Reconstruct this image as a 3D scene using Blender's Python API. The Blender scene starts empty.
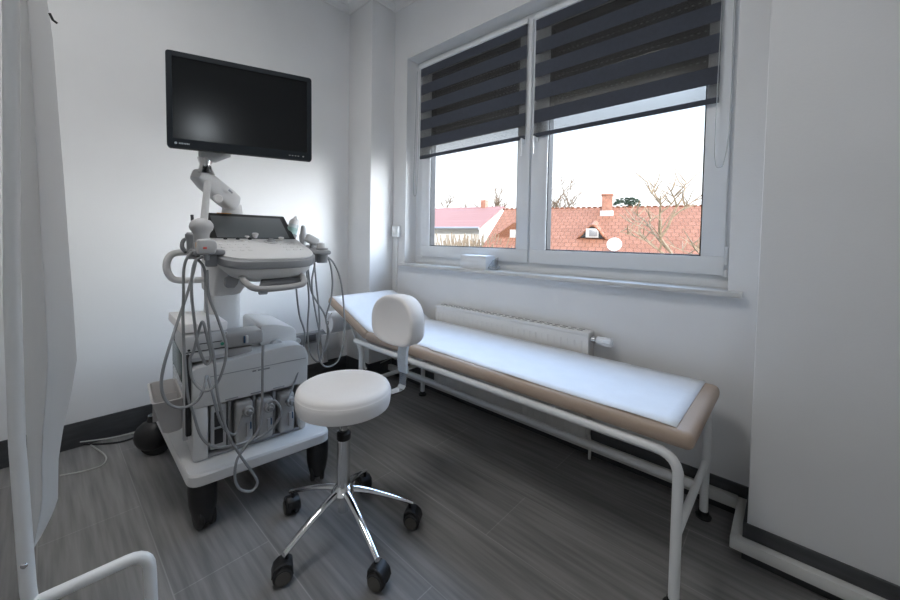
import bpy, bmesh, math, random
from mathutils import Vector, Matrix
random.seed(7)
scene = bpy.context.scene
COL = scene.collection
PI = math.pi

# ------------------------------------------------------------------ camera
H = 1.2
FPX, CY = 372.5, 251.3
PITCH, YAW, ROLL = .034, .831, .0183
F = Vector((math.sin(YAW)*math.cos(PITCH), math.cos(YAW)*math.cos(PITCH), -math.sin(PITCH)))
R0 = Vector((math.cos(YAW), -math.sin(YAW), 0)); U0 = R0.cross(F)
RX = R0*math.cos(ROLL) + U0*math.sin(ROLL)
UX = -R0*math.sin(ROLL) + U0*math.cos(ROLL)
EYE = Vector((0, 0, H))
cam = bpy.data.cameras.new('camera'); camo = bpy.data.objects.new('camera', cam); COL.objects.link(camo)
m = Matrix((RX, UX, -F)).transposed().to_4x4(); m.translation = EYE
camo.matrix_world = m
cam.sensor_width = 36; cam.sensor_fit = 'HORIZONTAL'; cam.lens = FPX/900*36
cam.shift_y = -(300-CY)/900
cam.clip_start = .05; cam.clip_end = 500
scene.camera = camo


def sight(px, py):
    return F + RX*((px-450)/FPX) - UX*((py-CY)/FPX)


def onX(px, py, X):
    d = sight(px, py); return EYE + d*(X/d.x)


def onY(px, py, Y):
    d = sight(px, py); return EYE + d*(Y/d.y)


def onZ(px, py, Z):
    d = sight(px, py); return EYE + d*((Z-H)/d.z)


def atD(px, py, D):
    return EYE + sight(px, py)*D


# ------------------------------------------------------------------ materials
def mat(name, col, rough=.5, metal=0., spec=.5, noise=0., nscale=20., bump=0., bscale=80., coat=0., stretch=None, sheen=0.):
    M = bpy.data.materials.new(name); M.use_nodes = True
    nt = M.node_tree; b = nt.nodes['Principled BSDF']
    b.inputs['Base Color'].default_value = (*col, 1)
    b.inputs['Roughness'].default_value = rough
    b.inputs['Metallic'].default_value = metal
    b.inputs['Specular IOR Level'].default_value = spec
    if coat: b.inputs['Coat Weight'].default_value = coat; b.inputs['Coat Roughness'].default_value = .15
    if sheen: b.inputs['Sheen Weight'].default_value = sheen
    tc = nt.nodes.new('ShaderNodeTexCoord')
    src = tc.outputs['Object']
    if stretch:
        mp = nt.nodes.new('ShaderNodeMapping'); mp.inputs['Scale'].default_value = stretch
        nt.links.new(src, mp.inputs['Vector']); src = mp.outputs['Vector']
    if noise:
        n = nt.nodes.new('ShaderNodeTexNoise'); n.inputs['Scale'].default_value = nscale; n.inputs['Detail'].default_value = 4
        nt.links.new(src, n.inputs['Vector'])
        r = nt.nodes.new('ShaderNodeValToRGB')
        r.color_ramp.elements[0].position = .3; r.color_ramp.elements[1].position = .7
        r.color_ramp.elements[0].color = (*[c*(1-noise) for c in col], 1)
        r.color_ramp.elements[1].color = (*[min(1, c*(1+noise)) for c in col], 1)
        nt.links.new(n.outputs['Fac'], r.inputs['Fac']); nt.links.new(r.outputs['Color'], b.inputs['Base Color'])
    if bump:
        n2 = nt.nodes.new('ShaderNodeTexNoise'); n2.inputs['Scale'].default_value = bscale; n2.inputs['Detail'].default_value = 3
        nt.links.new(src, n2.inputs['Vector'])
        bp = nt.nodes.new('ShaderNodeBump'); bp.inputs['Strength'].default_value = bump; bp.inputs['Distance'].default_value = .01
        nt.links.new(n2.outputs['Fac'], bp.inputs['Height']); nt.links.new(bp.outputs['Normal'], b.inputs['Normal'])
    return M


def srgb(r, g, b):
    def f(c):
        c /= 255.; return c/12.92 if c <= .04045 else ((c+.055)/1.055)**2.4
    return (f(r), f(g), f(b))


M = {}
M['wall'] = mat('wall_paint', (.77, .772, .774), .6, noise=.02, nscale=3, bump=.05, bscale=140)
M['ceil'] = mat('ceiling_paint', (.8, .8, .8), .8, noise=.02, nscale=3)
M['tile_base'] = mat('skirting_tile', (.045, .047, .05), .4, noise=.25, nscale=9, stretch=(1, 1, 6))
M['duct'] = mat('white_cable_duct', (.62, .62, .6), .45, noise=.03, nscale=6)
M['pvc'] = mat('white_window_plastic', (.8, .82, .84), .3, noise=.01, nscale=5)
M['rubber'] = mat('black_rubber_gasket', (.02, .02, .022), .6)
M['marble'] = mat('sill_stone', (.6, .59, .57), .35, noise=.12, nscale=14, stretch=(3, .7, 3))
M['blind'] = mat('charcoal_blind_fabric', srgb(67, 71, 81), .85, noise=.06, nscale=60, bump=.15, bscale=500)
M['shutter'] = mat('roller_shutter_slat', (.085, .075, .068), .6, noise=.1, nscale=8)
M['mon'] = mat('black_monitor_plastic', (.010, .014, .019), .5, spec=.25, noise=.1, nscale=30)
M['screen'] = mat('dark_matte_screen', (.003, .004, .005), .17, spec=.38)
M['tscreen'] = mat('grey_touch_panel_glass', (.16, .17, .175), .3, spec=.5)
M['mach'] = mat('warm_white_machine_plastic', (.66, .655, .65), .42, noise=.015, nscale=4, bump=.02, bscale=300)
M['mach2'] = mat('light_grey_machine_plastic', (.5, .5, .505), .42, noise=.02, nscale=5)
M['grey'] = mat('mid_grey_machine_plastic', (.27, .275, .285), .45, noise=.03, nscale=10)
M['dgrey'] = mat('dark_grey_plastic', (.07, .073, .08), .45, noise=.05, nscale=15)
M['black'] = mat('black_plastic', (.013, .013, .014), .45, noise=.1, nscale=20)
M['cable'] = mat('grey_cable_sheath', (.27, .275, .28), .5, noise=.04, nscale=30)
M['wcable'] = mat('pale_cable_sheath', (.5, .5, .48), .5)
M['chrome'] = mat('polished_chrome', (.78, .79, .8), .09, 1.0, bump=.01, bscale=40)
M['satin'] = mat('satin_steel', (.55, .55, .55), .25, 1.0, noise=.03, nscale=60, stretch=(1, 1, .2))
M['vinyl'] = mat('white_vinyl', (.84, .815, .80), .45, noise=.02, nscale=6, bump=.06, bscale=350)
M['beige'] = mat('beige_vinyl', srgb(178, 158, 141), .5, noise=.04, nscale=6, bump=.06, bscale=350)
M['paper'] = mat('white_couch_paper', (.82, .84, .87), .8, noise=.02, nscale=12, bump=.12, bscale=30)
M['tubew'] = mat('white_powder_coat', (.76, .77, .77), .35, noise=.02, nscale=12)
M['rad'] = mat('cream_radiator_enamel', (.74, .73, .71), .35, noise=.02, nscale=8)
M['slot'] = mat('dark_slot', (.1, .1, .1), .8)
M['pbox'] = mat('white_carton', (.78, .79, .8), .6, noise=.04, nscale=10)
M['film'] = mat('crumpled_film', (.65, .7, .75), .15, noise=.1, nscale=20, bump=.6, bscale=25)
M['brown'] = mat('brown_cardboard_core', (.25, .2, .16), .8, noise=.1)
M['orange'] = mat('orange_plastic', (.75, .35, .06), .5)
M['green'] = mat('green_plastic', (.05, .3, .2), .4)
M['dgreen'] = mat('dark_green_panel', (.025, .07, .055), .25, noise=.3, nscale=25)
M['blue'] = mat('dark_blue_plastic', (.02, .07, .15), .4)
M['red'] = mat('red_print', (.7, .12, .1), .5)
M['logo'] = mat('silver_print', (.45, .5, .53), .4)
M['gel'] = mat('clear_gel_bottle', (.62, .68, .68), .25, noise=.04)
M['gellabel'] = mat('green_bottle_label', (.35, .5, .47), .5, noise=.2, nscale=40)
M['label'] = mat('printed_label', (.55, .57, .6), .5, noise=.35, nscale=55)
M['bin'] = mat('taupe_plastic', (.46, .44, .43), .5, noise=.03, nscale=8)
M['wheelring'] = mat('grey_hub_ring', (.085, .08, .07), .5)
M['conn'] = mat('warm_grey_plug_plastic', (.37, .363, .36), .45, noise=.03, nscale=8)
M['shade'] = mat('lampshade', (.8, .8, .78), .5)
# outside
M['render'] = mat('white_render', (.62, .6, .57), .9, noise=.06, nscale=2)
M['brick'] = mat('chimney_brick', (.4, .2, .14), .9, noise=.25, nscale=6)
M['bark'] = mat('bare_bark', (.23, .17, .12), .95, noise=.3, nscale=12)
M['twig'] = mat('pale_branches', (.32, .24, .16), .95, noise=.3, nscale=12)
M['needle'] = mat('pine_needles', (.03, .055, .035), .9, noise=.4, nscale=6)
M['earth'] = mat('grass_ground', (.16, .15, .09), .95, noise=.3, nscale=.6)
M['oldwall'] = mat('weathered_wall', (.4, .31, .24), .95, noise=.35, nscale=1.4)
M['gutter'] = mat('zinc_gutter', (.3, .3, .31), .4, .5)
M['metroof'] = None


def floor_material():
    Mx = bpy.data.materials.new('grey_wood_look_tiles'); Mx.use_nodes = True
    nt = Mx.node_tree; L = nt.links; b = nt.nodes['Principled BSDF']
    tc = nt.nodes.new('ShaderNodeTexCoord')
    mp = nt.nodes.new('ShaderNodeMapping')
    mp.inputs['Rotation'].default_value = (0, 0, PI/2)
    mp.inputs['Location'].default_value = (-.33, .335, 0)
    L.new(tc.outputs['Object'], mp.inputs['Vector'])
    br = nt.nodes.new('ShaderNodeTexBrick')
    br.inputs['Scale'].default_value = 1
    br.inputs['Brick Width'].default_value = 1.2; br.inputs['Row Height'].default_value = .307
    br.inputs['Mortar Size'].default_value = .0022; br.inputs['Mortar Smooth'].default_value = .3
    br.offset = .5
    br.inputs['Color1'].default_value = (.19, .186, .186, 1); br.inputs['Color2'].default_value = (.215, .21, .208, 1)
    br.inputs['Mortar'].default_value = (.285, .28, .275, 1)
    L.new(mp.outputs['Vector'], br.inputs['Vector'])
    m2 = nt.nodes.new('ShaderNodeMapping'); m2.inputs['Scale'].default_value = (22, 1.2, 1)
    L.new(tc.outputs['Object'], m2.inputs['Vector'])
    n = nt.nodes.new('ShaderNodeTexNoise'); n.inputs['Scale'].default_value = 2; n.inputs['Detail'].default_value = 6
    L.new(m2.outputs['Vector'], n.inputs['Vector'])
    ramp = nt.nodes.new('ShaderNodeValToRGB')
    ramp.color_ramp.elements[0].color = (.72, .72, .72, 1); ramp.color_ramp.elements[1].color = (1.3, 1.28, 1.25, 1)
    ramp.color_ramp.elements[0].position = .3; ramp.color_ramp.elements[1].position = .72
    L.new(n.outputs['Fac'], ramp.inputs['Fac'])
    mx = nt.nodes.new('ShaderNodeMix'); mx.data_type = 'RGBA'; mx.blend_type = 'MULTIPLY'; mx.inputs[0].default_value = 1
    L.new(br.outputs['Color'], mx.inputs[6]); L.new(ramp.outputs['Color'], mx.inputs[7])
    L.new(mx.outputs[2], b.inputs['Base Color'])
    b.inputs['Roughness'].default_value = .42
    b.inputs['Specular IOR Level'].default_value = .4
    bp = nt.nodes.new('ShaderNodeBump'); bp.inputs['Strength'].default_value = .12; bp.inputs['Distance'].default_value = .004
    L.new(n.outputs['Fac'], bp.inputs['Height']); L.new(bp.outputs['Normal'], b.inputs['Normal'])
    return Mx


def roof_material(name, c1, c2, mortar, w, h, rough=.8):
    Mx = bpy.data.materials.new(name); Mx.use_nodes = True
    nt = Mx.node_tree; L = nt.links; b = nt.nodes['Principled BSDF']
    uv = nt.nodes.new('ShaderNodeUVMap')
    br = nt.nodes.new('ShaderNodeTexBrick'); br.inputs['Scale'].default_value = 1
    br.inputs['Brick Width'].default_value = w; br.inputs['Row Height'].default_value = h
    br.inputs['Mortar Size'].default_value = .035; br.inputs['Mortar Smooth'].default_value = .6
    br.inputs['Color1'].default_value = (*c1, 1); br.inputs['Color2'].default_value = (*c2, 1); br.inputs['Mortar'].default_value = (*mortar, 1)
    L.new(uv.outputs['UV'], br.inputs['Vector']); L.new(br.outputs['Color'], b.inputs['Base Color'])
    b.inputs['Roughness'].default_value = rough; b.inputs['Specular IOR Level'].default_value = .1
    return Mx


M['floor'] = floor_material()
M['tiles'] = roof_material('clay_roof_tiles', (.31, .135, .08), (.37, .165, .10), (.22, .095, .055), .30, .36)
M['metroof'] = roof_material('pink_sheet_roof', (.34, .175, .15), (.37, .195, .17), (.27, .13, .11), 9., .55, .9)


def mix_transparent(name, fac, build):
    Mx = bpy.data.materials.new(name); Mx.use_nodes = True
    nt = Mx.node_tree; L = nt.links
    for n in list(nt.nodes): nt.nodes.remove(n)
    out = nt.nodes.new('ShaderNodeOutputMaterial'); mix = nt.nodes.new('ShaderNodeMixShader')
    tr = nt.nodes.new('ShaderNodeBsdfTransparent')
    other = build(nt)
    if fac is None:
        lw = nt.nodes.new('ShaderNodeLayerWeight'); lw.inputs['Blend'].default_value = .5
        p5 = nt.nodes.new('ShaderNodeMath'); p5.operation = 'POWER'; p5.inputs[1].default_value = 5; L.new(lw.outputs['Facing'], p5.inputs[0])
        ma5 = nt.nodes.new('ShaderNodeMath'); ma5.operation = 'MULTIPLY_ADD'; ma5.inputs[1].default_value = .8; ma5.inputs[2].default_value = .03
        L.new(p5.outputs[0], ma5.inputs[0]); L.new(ma5.outputs[0], mix.inputs['Fac'])
    else:
        mix.inputs['Fac'].default_value = fac
    L.new(tr.outputs['BSDF'], mix.inputs[1]); L.new(other, mix.inputs[2]); L.new(mix.outputs['Shader'], out.inputs['Surface'])
    return Mx


def gloss(nt):
    g = nt.nodes.new('ShaderNodeBsdfGlossy'); g.inputs['Roughness'].default_value = .02; return g.outputs['BSDF']


def cloth(col, tcol, f):
    def b(nt):
        d = nt.nodes.new('ShaderNodeBsdfDiffuse'); d.inputs['Color'].default_value = (*col, 1)
        t = nt.nodes.new('ShaderNodeBsdfTranslucent'); t.inputs['Color'].default_value = (*tcol, 1)
        m_ = nt.nodes.new('ShaderNodeMixShader'); m_.inputs['Fac'].default_value = f
        tc = nt.nodes.new('ShaderNodeTexCoord'); n = nt.nodes.new('ShaderNodeTexNoise'); n.inputs['Scale'].default_value = 60
        nt.links.new(tc.outputs['Object'], n.inputs['Vector'])
        bp = nt.nodes.new('ShaderNodeBump'); bp.inputs['Strength'].default_value = .15; bp.inputs['Distance'].default_value = .004
        nt.links.new(n.outputs['Fac'], bp.inputs['Height']); nt.links.new(bp.outputs['Normal'], d.inputs['Normal'])
        nt.links.new(d.outputs['BSDF'], m_.inputs[1]); nt.links.new(t.outputs['BSDF'], m_.inputs[2])
        return m_.outputs['Shader']
    return b


M['glass'] = mix_transparent('window_glass', None, gloss)
M['clearcord'] = mix_transparent('clear_pull_cord', .5, cloth((.75, .78, .8), (.7, .7, .7), .3))
M['sheer'] = mix_transparent('sheer_blind_mesh', .42, cloth((.16, .16, .16), (.2, .2, .2), .5))
M['curtain'] = mix_transparent('white_curtain_cloth', .93, cloth((.80, .80, .80), (.75, .75, .74), .42))
def clear_plastic(nt):
    p = nt.nodes.new('ShaderNodeBsdfPrincipled'); p.inputs['Base Color'].default_value = (.6, .65, .7, 1); p.inputs['Roughness'].default_value = .15
    return p.outputs['BSDF']
M['clear'] = mix_transparent('clear_wrapping_film', .35, clear_plastic)


# ------------------------------------------------------------------ mesh builder
ROOT = {}


class MB:
    def __init__(self): self.bm = bmesh.new(); self.uv = None

    def _add(self, verts, faces):
        vs = [self.bm.verts.new(v) for v in verts]; fs = []
        for f in faces:
            try: fs.append(self.bm.faces.new([vs[i] for i in f]))
            except ValueError: pass
        return vs, fs

    def _bevel(self, vs, fs, r, seg=2):
        if r <= 0: return
        bmesh.ops.recalc_face_normals(self.bm, faces=fs)
        es = set()
        for f in fs:
            for e in f.edges: es.add(e)
        es = [e for e in es if len(e.link_faces) == 2 and e.calc_face_angle(0) > .35]
        bmesh.ops.bevel(self.bm, geom=es, offset=r, segments=seg, profile=.5, affect='EDGES', clamp_overlap=True)

    def box(self, c, s, r=0., rz=0., mtx=None, seg=2):
        x, y, z = [v/2 for v in s]
        vs = [Vector((a*x, b*y, d*z)) for a in (-1, 1) for b in (-1, 1) for d in (-1, 1)]
        T = mtx if mtx is not None else Matrix.Rotation(rz, 3, 'Z')
        vs = [T @ v + Vector(c) for v in vs]
        fa = [(0, 1, 3, 2), (4, 6, 7, 5), (0, 4, 5, 1), (2, 3, 7, 6), (0, 2, 6, 4), (1, 5, 7, 3)]
        v, f = self._add(vs, fa); self._bevel(v, f, r, seg); return self

    def span(self, a, b, r=0., seg=2):
        a, b = Vector(a), Vector(b)
        return self.box((a+b)/2, [abs(b[i]-a[i]) for i in range(3)], r, seg=seg)

    def prism(self, poly, vec, r=0., seg=2):
        """closed polygon of 3D points extruded along vec"""
        n = len(poly); vec = Vector(vec)
        P = [Vector(p) for p in poly]
        vs = P + [p+vec for p in P]
        fa = [tuple(range(n))[::-1], tuple(range(n, 2*n))] + [(i, (i+1) % n, n+(i+1) % n, n+i) for i in range(n)]
        v, f = self._add(vs, fa)
        bmesh.ops.recalc_face_normals(self.bm, faces=f)
        self._bevel(v, f, r, seg); return self

    def loft(self, rings, cap=True):
        n = len(rings[0]); vs = [p for rg in rings for p in rg]; fa = []
        for k in range(len(rings)-1):
            for i in range(n):
                j = (i+1) % n
                fa.append((k*n+i, k*n+j, (k+1)*n+j, (k+1)*n+i))
        if cap:
            fa.append(tuple(range(n))[::-1]); fa.append(tuple(range((len(rings)-1)*n, len(rings)*n)))
        v, f = self._add(vs, fa); bmesh.ops.recalc_face_normals(self.bm, faces=f); return self

    def tube(self, pts, r, n=10, smooth=0, closed=False, radii=None):
        P = [Vector(p) for p in pts]
        if smooth: P = catmull(P, smooth, closed)
        N = len(P); rings = []; up = None
        for i, p in enumerate(P):
            if closed: t = P[(i+1) % N]-P[i-1]
            else: t = P[min(i+1, N-1)]-P[max(i-1, 0)]
            t.normalize()
            if up is None:
                a = Vector((0, 0, 1)) if abs(t.z) < .9 else Vector((1, 0, 0))
                up = (a - t*a.dot(t)).normalized()
            else:
                up = (up - t*up.dot(t))
                up = up.normalized() if up.length > 1e-6 else t.orthogonal().normalized()
            q = t.cross(up)
            rr = r if radii is None else radii[min(len(radii)-1, int(i*len(radii)/N))]
            rings.append([p + (up*math.cos(2*PI*k/n) + q*math.sin(2*PI*k/n))*rr for k in range(n)])
        if closed: rings.append(rings[0]); return self.loft([list(x) for x in rings], cap=False)
        return self.loft(rings)

    def lathe(self, prof, o=(0, 0, 0), axis=(0, 0, 1), n=28, cap=True):
        """prof: (radius, height) pairs"""
        ax = Vector(axis).normalized(); a = ax.orthogonal().normalized(); b = ax.cross(a); o = Vector(o)
        rings = [[o + ax*h + (a*math.cos(2*PI*k/n)+b*math.sin(2*PI*k/n))*max(rr, 1e-4) for k in range(n)] for rr, h in prof]
        return self.loft(rings, cap)

    def ball(self, c, r, s=(1, 1, 1), n=16, mtx=None):
        T = mtx if mtx is not None else Matrix.Identity(3)
        rings = []
        for i in range(1, n//2):
            th = PI*i/(n//2)
            rings.append([Vector(c)+T @ Vector((r*s[0]*math.sin(th)*math.cos(2*PI*k/n), r*s[1]*math.sin(th)*math.sin(2*PI*k/n), -r*s[2]*math.cos(th))) for k in range(n)])
        return self.loft(rings)

    def quad(self, pts, uv=None):
        v, f = self._add([Vector(p) for p in pts], [tuple(range(len(pts)))])
        if uv:
            L = self.bm.loops.layers.uv.verify()
            for lp, t in zip(f[0].loops, uv): lp[L].uv = t
        return self

    def build(self, name, material, parent=None, loc=None, angle=35):
        for f in self.bm.faces: f.smooth = True
        o_ = Vector((0, 0, 0))
        if parent is not None: o_ = ROOT[parent.name]
        elif loc is not None: o_ = Vector(loc)
        bmesh.ops.translate(self.bm, verts=self.bm.verts, vec=-o_)
        me = bpy.data.meshes.new(name); self.bm.to_mesh(me); self.bm.free()
        me.set_sharp_from_angle(angle=math.radians(angle))
        ob = bpy.data.objects.new(name, me); COL.objects.link(ob)
        me.materials.append(material)
        if parent is not None: ob.parent = parent
        elif loc is not None: ob.location = o_
        ROOT[ob.name] = o_.copy()
        return ob


def catmull(P, k, closed=False):
    out = []; N = len(P)
    for i in range(N if closed else N-1):
        if closed: a, b, c, d = P[i-1], P[i], P[(i+1) % N], P[(i+2) % N]
        else: a, b, c, d = P[max(i-1, 0)], P[i], P[i+1], P[min(i+2, N-1)]
        for s in range(k):
            t = s/k
            out.append(.5*((2*b) + (c-a)*t + (2*a-5*b+4*c-d)*t*t + (3*b-a-3*c+d)*t**3))
    if not closed: out.append(P[-1])
    return out


def thing(name, label, cat, loc, group=None):
    o = bpy.data.objects.new(name, None); COL.objects.link(o); o.location = loc; o.empty_display_size = .05
    ROOT[o.name] = Vector(loc)
    return tag(o, label, cat, group)


def tag(o, label, cat, group=None):
    o['label'] = label; o['category'] = cat
    if group: o['group'] = group
    return o


def part(o, label):
    o['label'] = label; return o


def struct(o, label=None):
    o['kind'] = 'structure'
    if label: o['label'] = label
    return o


# ------------------------------------------------------------------ room shell
W, B, ZC = 2.07, 2.90, 3.185       # window wall plane, back wall plane, ceiling
XL, YF = -1.55, -1.95             # left wall, wall behind the camera
PX, PY = 1.797, .083              # pillar face and its far edge
CX, CYY = 1.829, 2.568            # corner column
WT = .20                          # outer wall thickness
RY0, RY1, RZ0, RZ1 = .20, 2.407, .965, 2.687   # window opening

struct(MB().span((XL-.2, YF-.2, -.1), (W+WT, B+.2, 0)).build('floor', M['floor']), 'dark grey wood-look tile floor')
struct(MB().span((XL-.2, YF-.2, ZC), (W+WT, B+.2, ZC+.2)).build('ceiling', M['ceil']), 'white ceiling')
struct(MB().span((XL-.2, B, 0), (W, B+.2, ZC)).build('wall_back', M['wall']), 'white wall behind the ultrasound machine')
struct(MB().span((XL-.2, YF, 0), (XL, B, ZC)).build('wall_left', M['wall']))
struct(MB().span((XL-.2, YF-.2, 0), (W, YF, ZC)).build('wall_front', M['wall']))
w = MB()
w.span((W, YF-.2, 0), (W+WT, B+.2, RZ0)); w.span((W, YF-.2, RZ1), (W+WT, B+.2, ZC))
w.span((W, YF-.2, RZ0), (W+WT, RY0, RZ1)); w.span((W, RY1, RZ0), (W+WT, B+.2, RZ1))
struct(w.build('wall_window', M['wall']), 'white wall around the window')
struct(MB().span((PX, YF, 0), (W, PY, ZC), .004).build('wall_pillar', M['wall']), 'wide wall projection at the right')
struct(MB().span((CX, CYY, 0), (W, B, ZC), .004).build('wall_column', M['wall']), 'narrow boxed column in the room corner')

# skirting tiles
ZB = .14
struct(MB().span((XL, B-.012, 0), (CX, B, ZB), .002).build('baseboard_back', M['tile_base']))
c = MB(); c.span((CX-.012, CYY-.012, 0), (CX, B-.012, ZB), .002); c.span((CX-.012, CYY-.012, 0), (W-.012, CYY, ZB), .002)
struct(c.build('baseboard_column', M['tile_base']))
struct(MB().span((W-.012, PY+.012, 0), (W, CYY-.012, ZB), .002).build('baseboard_window', M['tile_base']))
c = MB(); c.span((PX-.012, YF, 0), (PX, PY+.012, ZB), .002); c.span((PX, PY, 0), (W-.012, PY+.012, ZB), .002)
struct(c.build('baseboard_pillar', M['tile_base']))
# white cable duct in front of the skirting
c = MB(); d = .035
c.span((W-.012-d, PY+.012+d, .045), (W-.012, CYY-.012, .092), .003)
struct(c.build('trim_1', M['duct']), 'white cable duct along the window wall skirting')
c = MB(); c.span((PX-.012-d, YF, .045), (PX-.012, PY+.012+d, .088), .003); c.span((PX-.012, PY+.012, .045), (W-.012, PY+.012+d, .088), .003)
struct(c.build('trim_2', M['duct']), 'white cable duct around the foot of the pillar')


# crown moulding
def cornice(name, path):
    mb = MB(); prof = [(0, -.062), (.008, -.062), (.011, -.052), (.022, -.040), (.038, -.022), (.055, -.016), (.06, -.008), (.066, 0), (0, 0)]
    rings = []
    for i, p in enumerate(path):
        p = Vector((*p, 0)); ns = []
        for a, b_ in ((i-1, i), (i, i+1)):
            if 0 <= a and b_ < len(path):
                t = (Vector((*path[b_], 0))-Vector((*path[a], 0))).normalized(); ns.append(Vector((t.y, -t.x, 0)))
        n = ns[0] if len(ns) == 1 else (ns[0]+ns[1])/(1+ns[0].dot(ns[1]))
        rings.append([p + n*u + Vector((0, 0, ZC+v)) for u, v in prof])
    mb.loft(rings); return struct(mb.build(name, M['ceil'], angle=25), 'white plaster cornice')


cornice('trim_3', [(XL, B), (CX, B), (CX, CYY), (W, CYY), (W, PY), (PX, PY), (PX, YF)])

# ------------------------------------------------------------------ window
win = thing('window_1', None, None, (2.19, 1.29, .99)); del win['label']; del win['category']
win['kind'] = 'structure'; win['label'] = 'white double window with two tilt sashes'
FX0, FX1 = 2.19, 2.26
fr = MB()
fr.span((FX0, RY0, RZ0), (FX1, RY1, 1.05), .003); fr.span((FX0, RY0, 2.615), (FX1, RY1, RZ1), .003)
fr.span((FX0, RY0, 1.05), (FX1, .26, 2.615), .003); fr.span((FX0, 2.30, 1.05), (FX1, RY1, 2.615), .003)
fr.span((FX0, 1.235, 1.05), (FX1, 1.305, 2.615), .003)
fr.build('window_frame', M['pvc'], win)


def sash(y0, y1, gy0, gy1, z0=1.05, z1=2.64, gz0=1.137, gz1=2.545, side=1):
    s = MB(); x0, x1 = 2.165, 2.225
    for a, b_ in (((x0, y0, z0), (x1, y1, gz0)), ((x0, y0, gz1), (x1, y1, z1)), ((x0, y0, gz0), (x1, gy0, gz1)), ((x0, gy1, gz0), (x1, y1, gz1))):
        s.span(a, b_, .004)
    s = s.build('window_sash', M['pvc'], win)
    g = MB(); t = .006
    for a, b_ in (((x0+.008, gy0, gz0), (x1, gy1, gz0+t)), ((x0+.008, gy0, gz1-t), (x1, gy1, gz1)), ((x0+.008, gy0, gz0+t), (x1, gy0+t, gz1-t)), ((x0+.008, gy1-t, gz0+t), (x1, gy1, gz1-t))):
        g.span(a, b_)
    g.build('gasket', M['rubber'], s)
    MB().span((2.205, gy0, gz0), (2.209, gy1, gz1)).build('pane', M['glass'], s)
    hy = y1-.01 if side > 0 else y0+.01
    hy = (2.318 if side > 0 else .222)
    h = MB(); h.lathe([(.009, 0), (.009, .085)], (2.176, hy, 1.10), n=12); h.lathe([(.0095, .0), (.0095, .03)], (2.176, hy, 1.045), n=12)
    h.build('hinge', M['pvc'], s)
    return s


s1 = sash(1.285, 2.312, 1.376, 2.216, side=1)
s2 = sash(.227, 1.268, .322, 1.155, side=-1)
for y in (1.325, 1.235):
    h = MB(); h.box((2.157, y, 1.86), (.012, .026, .06), .003); h.tube([(2.15, y, 1.86), (2.125, y, 1.86), (2.12, y, 1.85), (2.12, y, 1.75)], .007, 8)
    part(h.build('handle', M['pvc'], s1 if y > 1.28 else s2), 'white window handle')
# outer roller shutter, partly lowered
for y0, y1, zb in ((1.29, 2.33, 1.98), (.27, 1.27, 2.066)):
    sh = MB(); z = zb; k = 0
    while z < 2.66:
        sh.span((2.236, y0, z-.0005), (2.246, y1, z+.0375), .003, 1); z += .037
    o = sh.build('roller_shutter', M['shutter'], win); part(o, 'brown outer roller shutter half lowered behind the glass')
    hs = MB(); z = zb+.037
    while z < 2.66:
        n = int((y1-y0)/.03)
        for i in range(n): hs.span((2.233, y0+.012+i*.03, z-.0022), (2.2365, y0+.024+i*.03, z+.0022))
        z += .037
    hs.build('painted_slot_light', M['duct'], o)  # pale blocks painted as daylight showing through the slats
sl = MB(); sl.prism([(2.02, .145, .99), (2.02, 2.434, .99), (2.07, 2.434, .99), (2.07, RY1, .99), (2.19, RY1, .99), (2.19, RY0, .99), (2.07, RY0, .99), (2.07, .145, .99)], (0, 0, -.025), .004)
part(sl.build('window_sill', M['marble'], win), 'pale stone inner sill')

# ------------------------------------------------------------------ blinds
BZ = [(2.539, 2.612), (2.388, 2.472), (2.242, 2.328), (2.097, 2.185), (1.952, 2.034)]
def blind(y0, y1, label, cordy, dz=0.):
    t = thing('roller_blind', label, 'blind', (2.14, (y0+y1)/2, 2.62), 'day and night roller blinds on the window sashes')
    MB().span((2.138, y0-.004, 2.604), (2.163, y1+.004, 2.64), .004).build('cassette', M['pvc'], t)
    for z0, z1 in BZ:
        MB().span((2.1475, y0, z0), (2.149, y1, z1)).build('opaque_band', M['blind'], t)
    zs = [(1.886, 1.952)] + [(BZ[i+1][1], BZ[i][0]) for i in range(4)][::-1]
    for a, b_ in zs:
        part(MB().span((2.148, y0, a), (2.1488, y1, b_)).build('sheer_band', M['sheer'], t), 'translucent pale mesh strip')
    MB().span((2.1435, y0, 1.861), (2.154, y1, 1.887), .003).build('bottom_rail', M['blind'], t)
    cy_, sgn = cordy
    e = MB(); ps = [(2.15, cy_, 2.6), (2.14, cy_, 2.2), (2.13, cy_+.002*sgn, 1.75), (2.128, cy_+.012, 1.58), (2.128, cy_+.03, 1.555), (2.128, cy_+.045, 1.58), (2.13, cy_+.05, 1.75), (2.15, cy_+.045, 2.6)]
    e.tube(ps, .0022, 6, smooth=5); e.build('pull_cord', M['clearcord'], t)
    return t


blind(1.313, 2.322, 'charcoal striped roller blind on the left window sash', (2.325, 1))
blind(.272, 1.25, 'charcoal striped roller blind on the right window sash', (.228, -1))

# ------------------------------------------------------------------ small things on the window wall
bx = thing('cardboard_box', 'small white carton with open film flap on the window sill', 'box', (2.11, 1.64, .99))
MB().box((2.095, 1.645, 1.038), (.10, .235, .095), .004, rz=-.05).build('carton', M['pbox'], bx)
f_ = MB(); f_.prism([(2.06, 1.525, .993), (2.13, 1.52, .993), (2.125, 1.47, .995), (2.075, 1.455, .994), (2.05, 1.49, .993)], (.004, 0, .022), .004)
f_.prism([(2.06, 1.53, 1.0), (2.15, 1.52, 1.0), (2.15, 1.51, 1.075), (2.07, 1.495, 1.06)], (.0, -.01, 0), .002)
part(f_.build('film_flap', M['clear'], bx), 'crumpled clear film flap')

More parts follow.
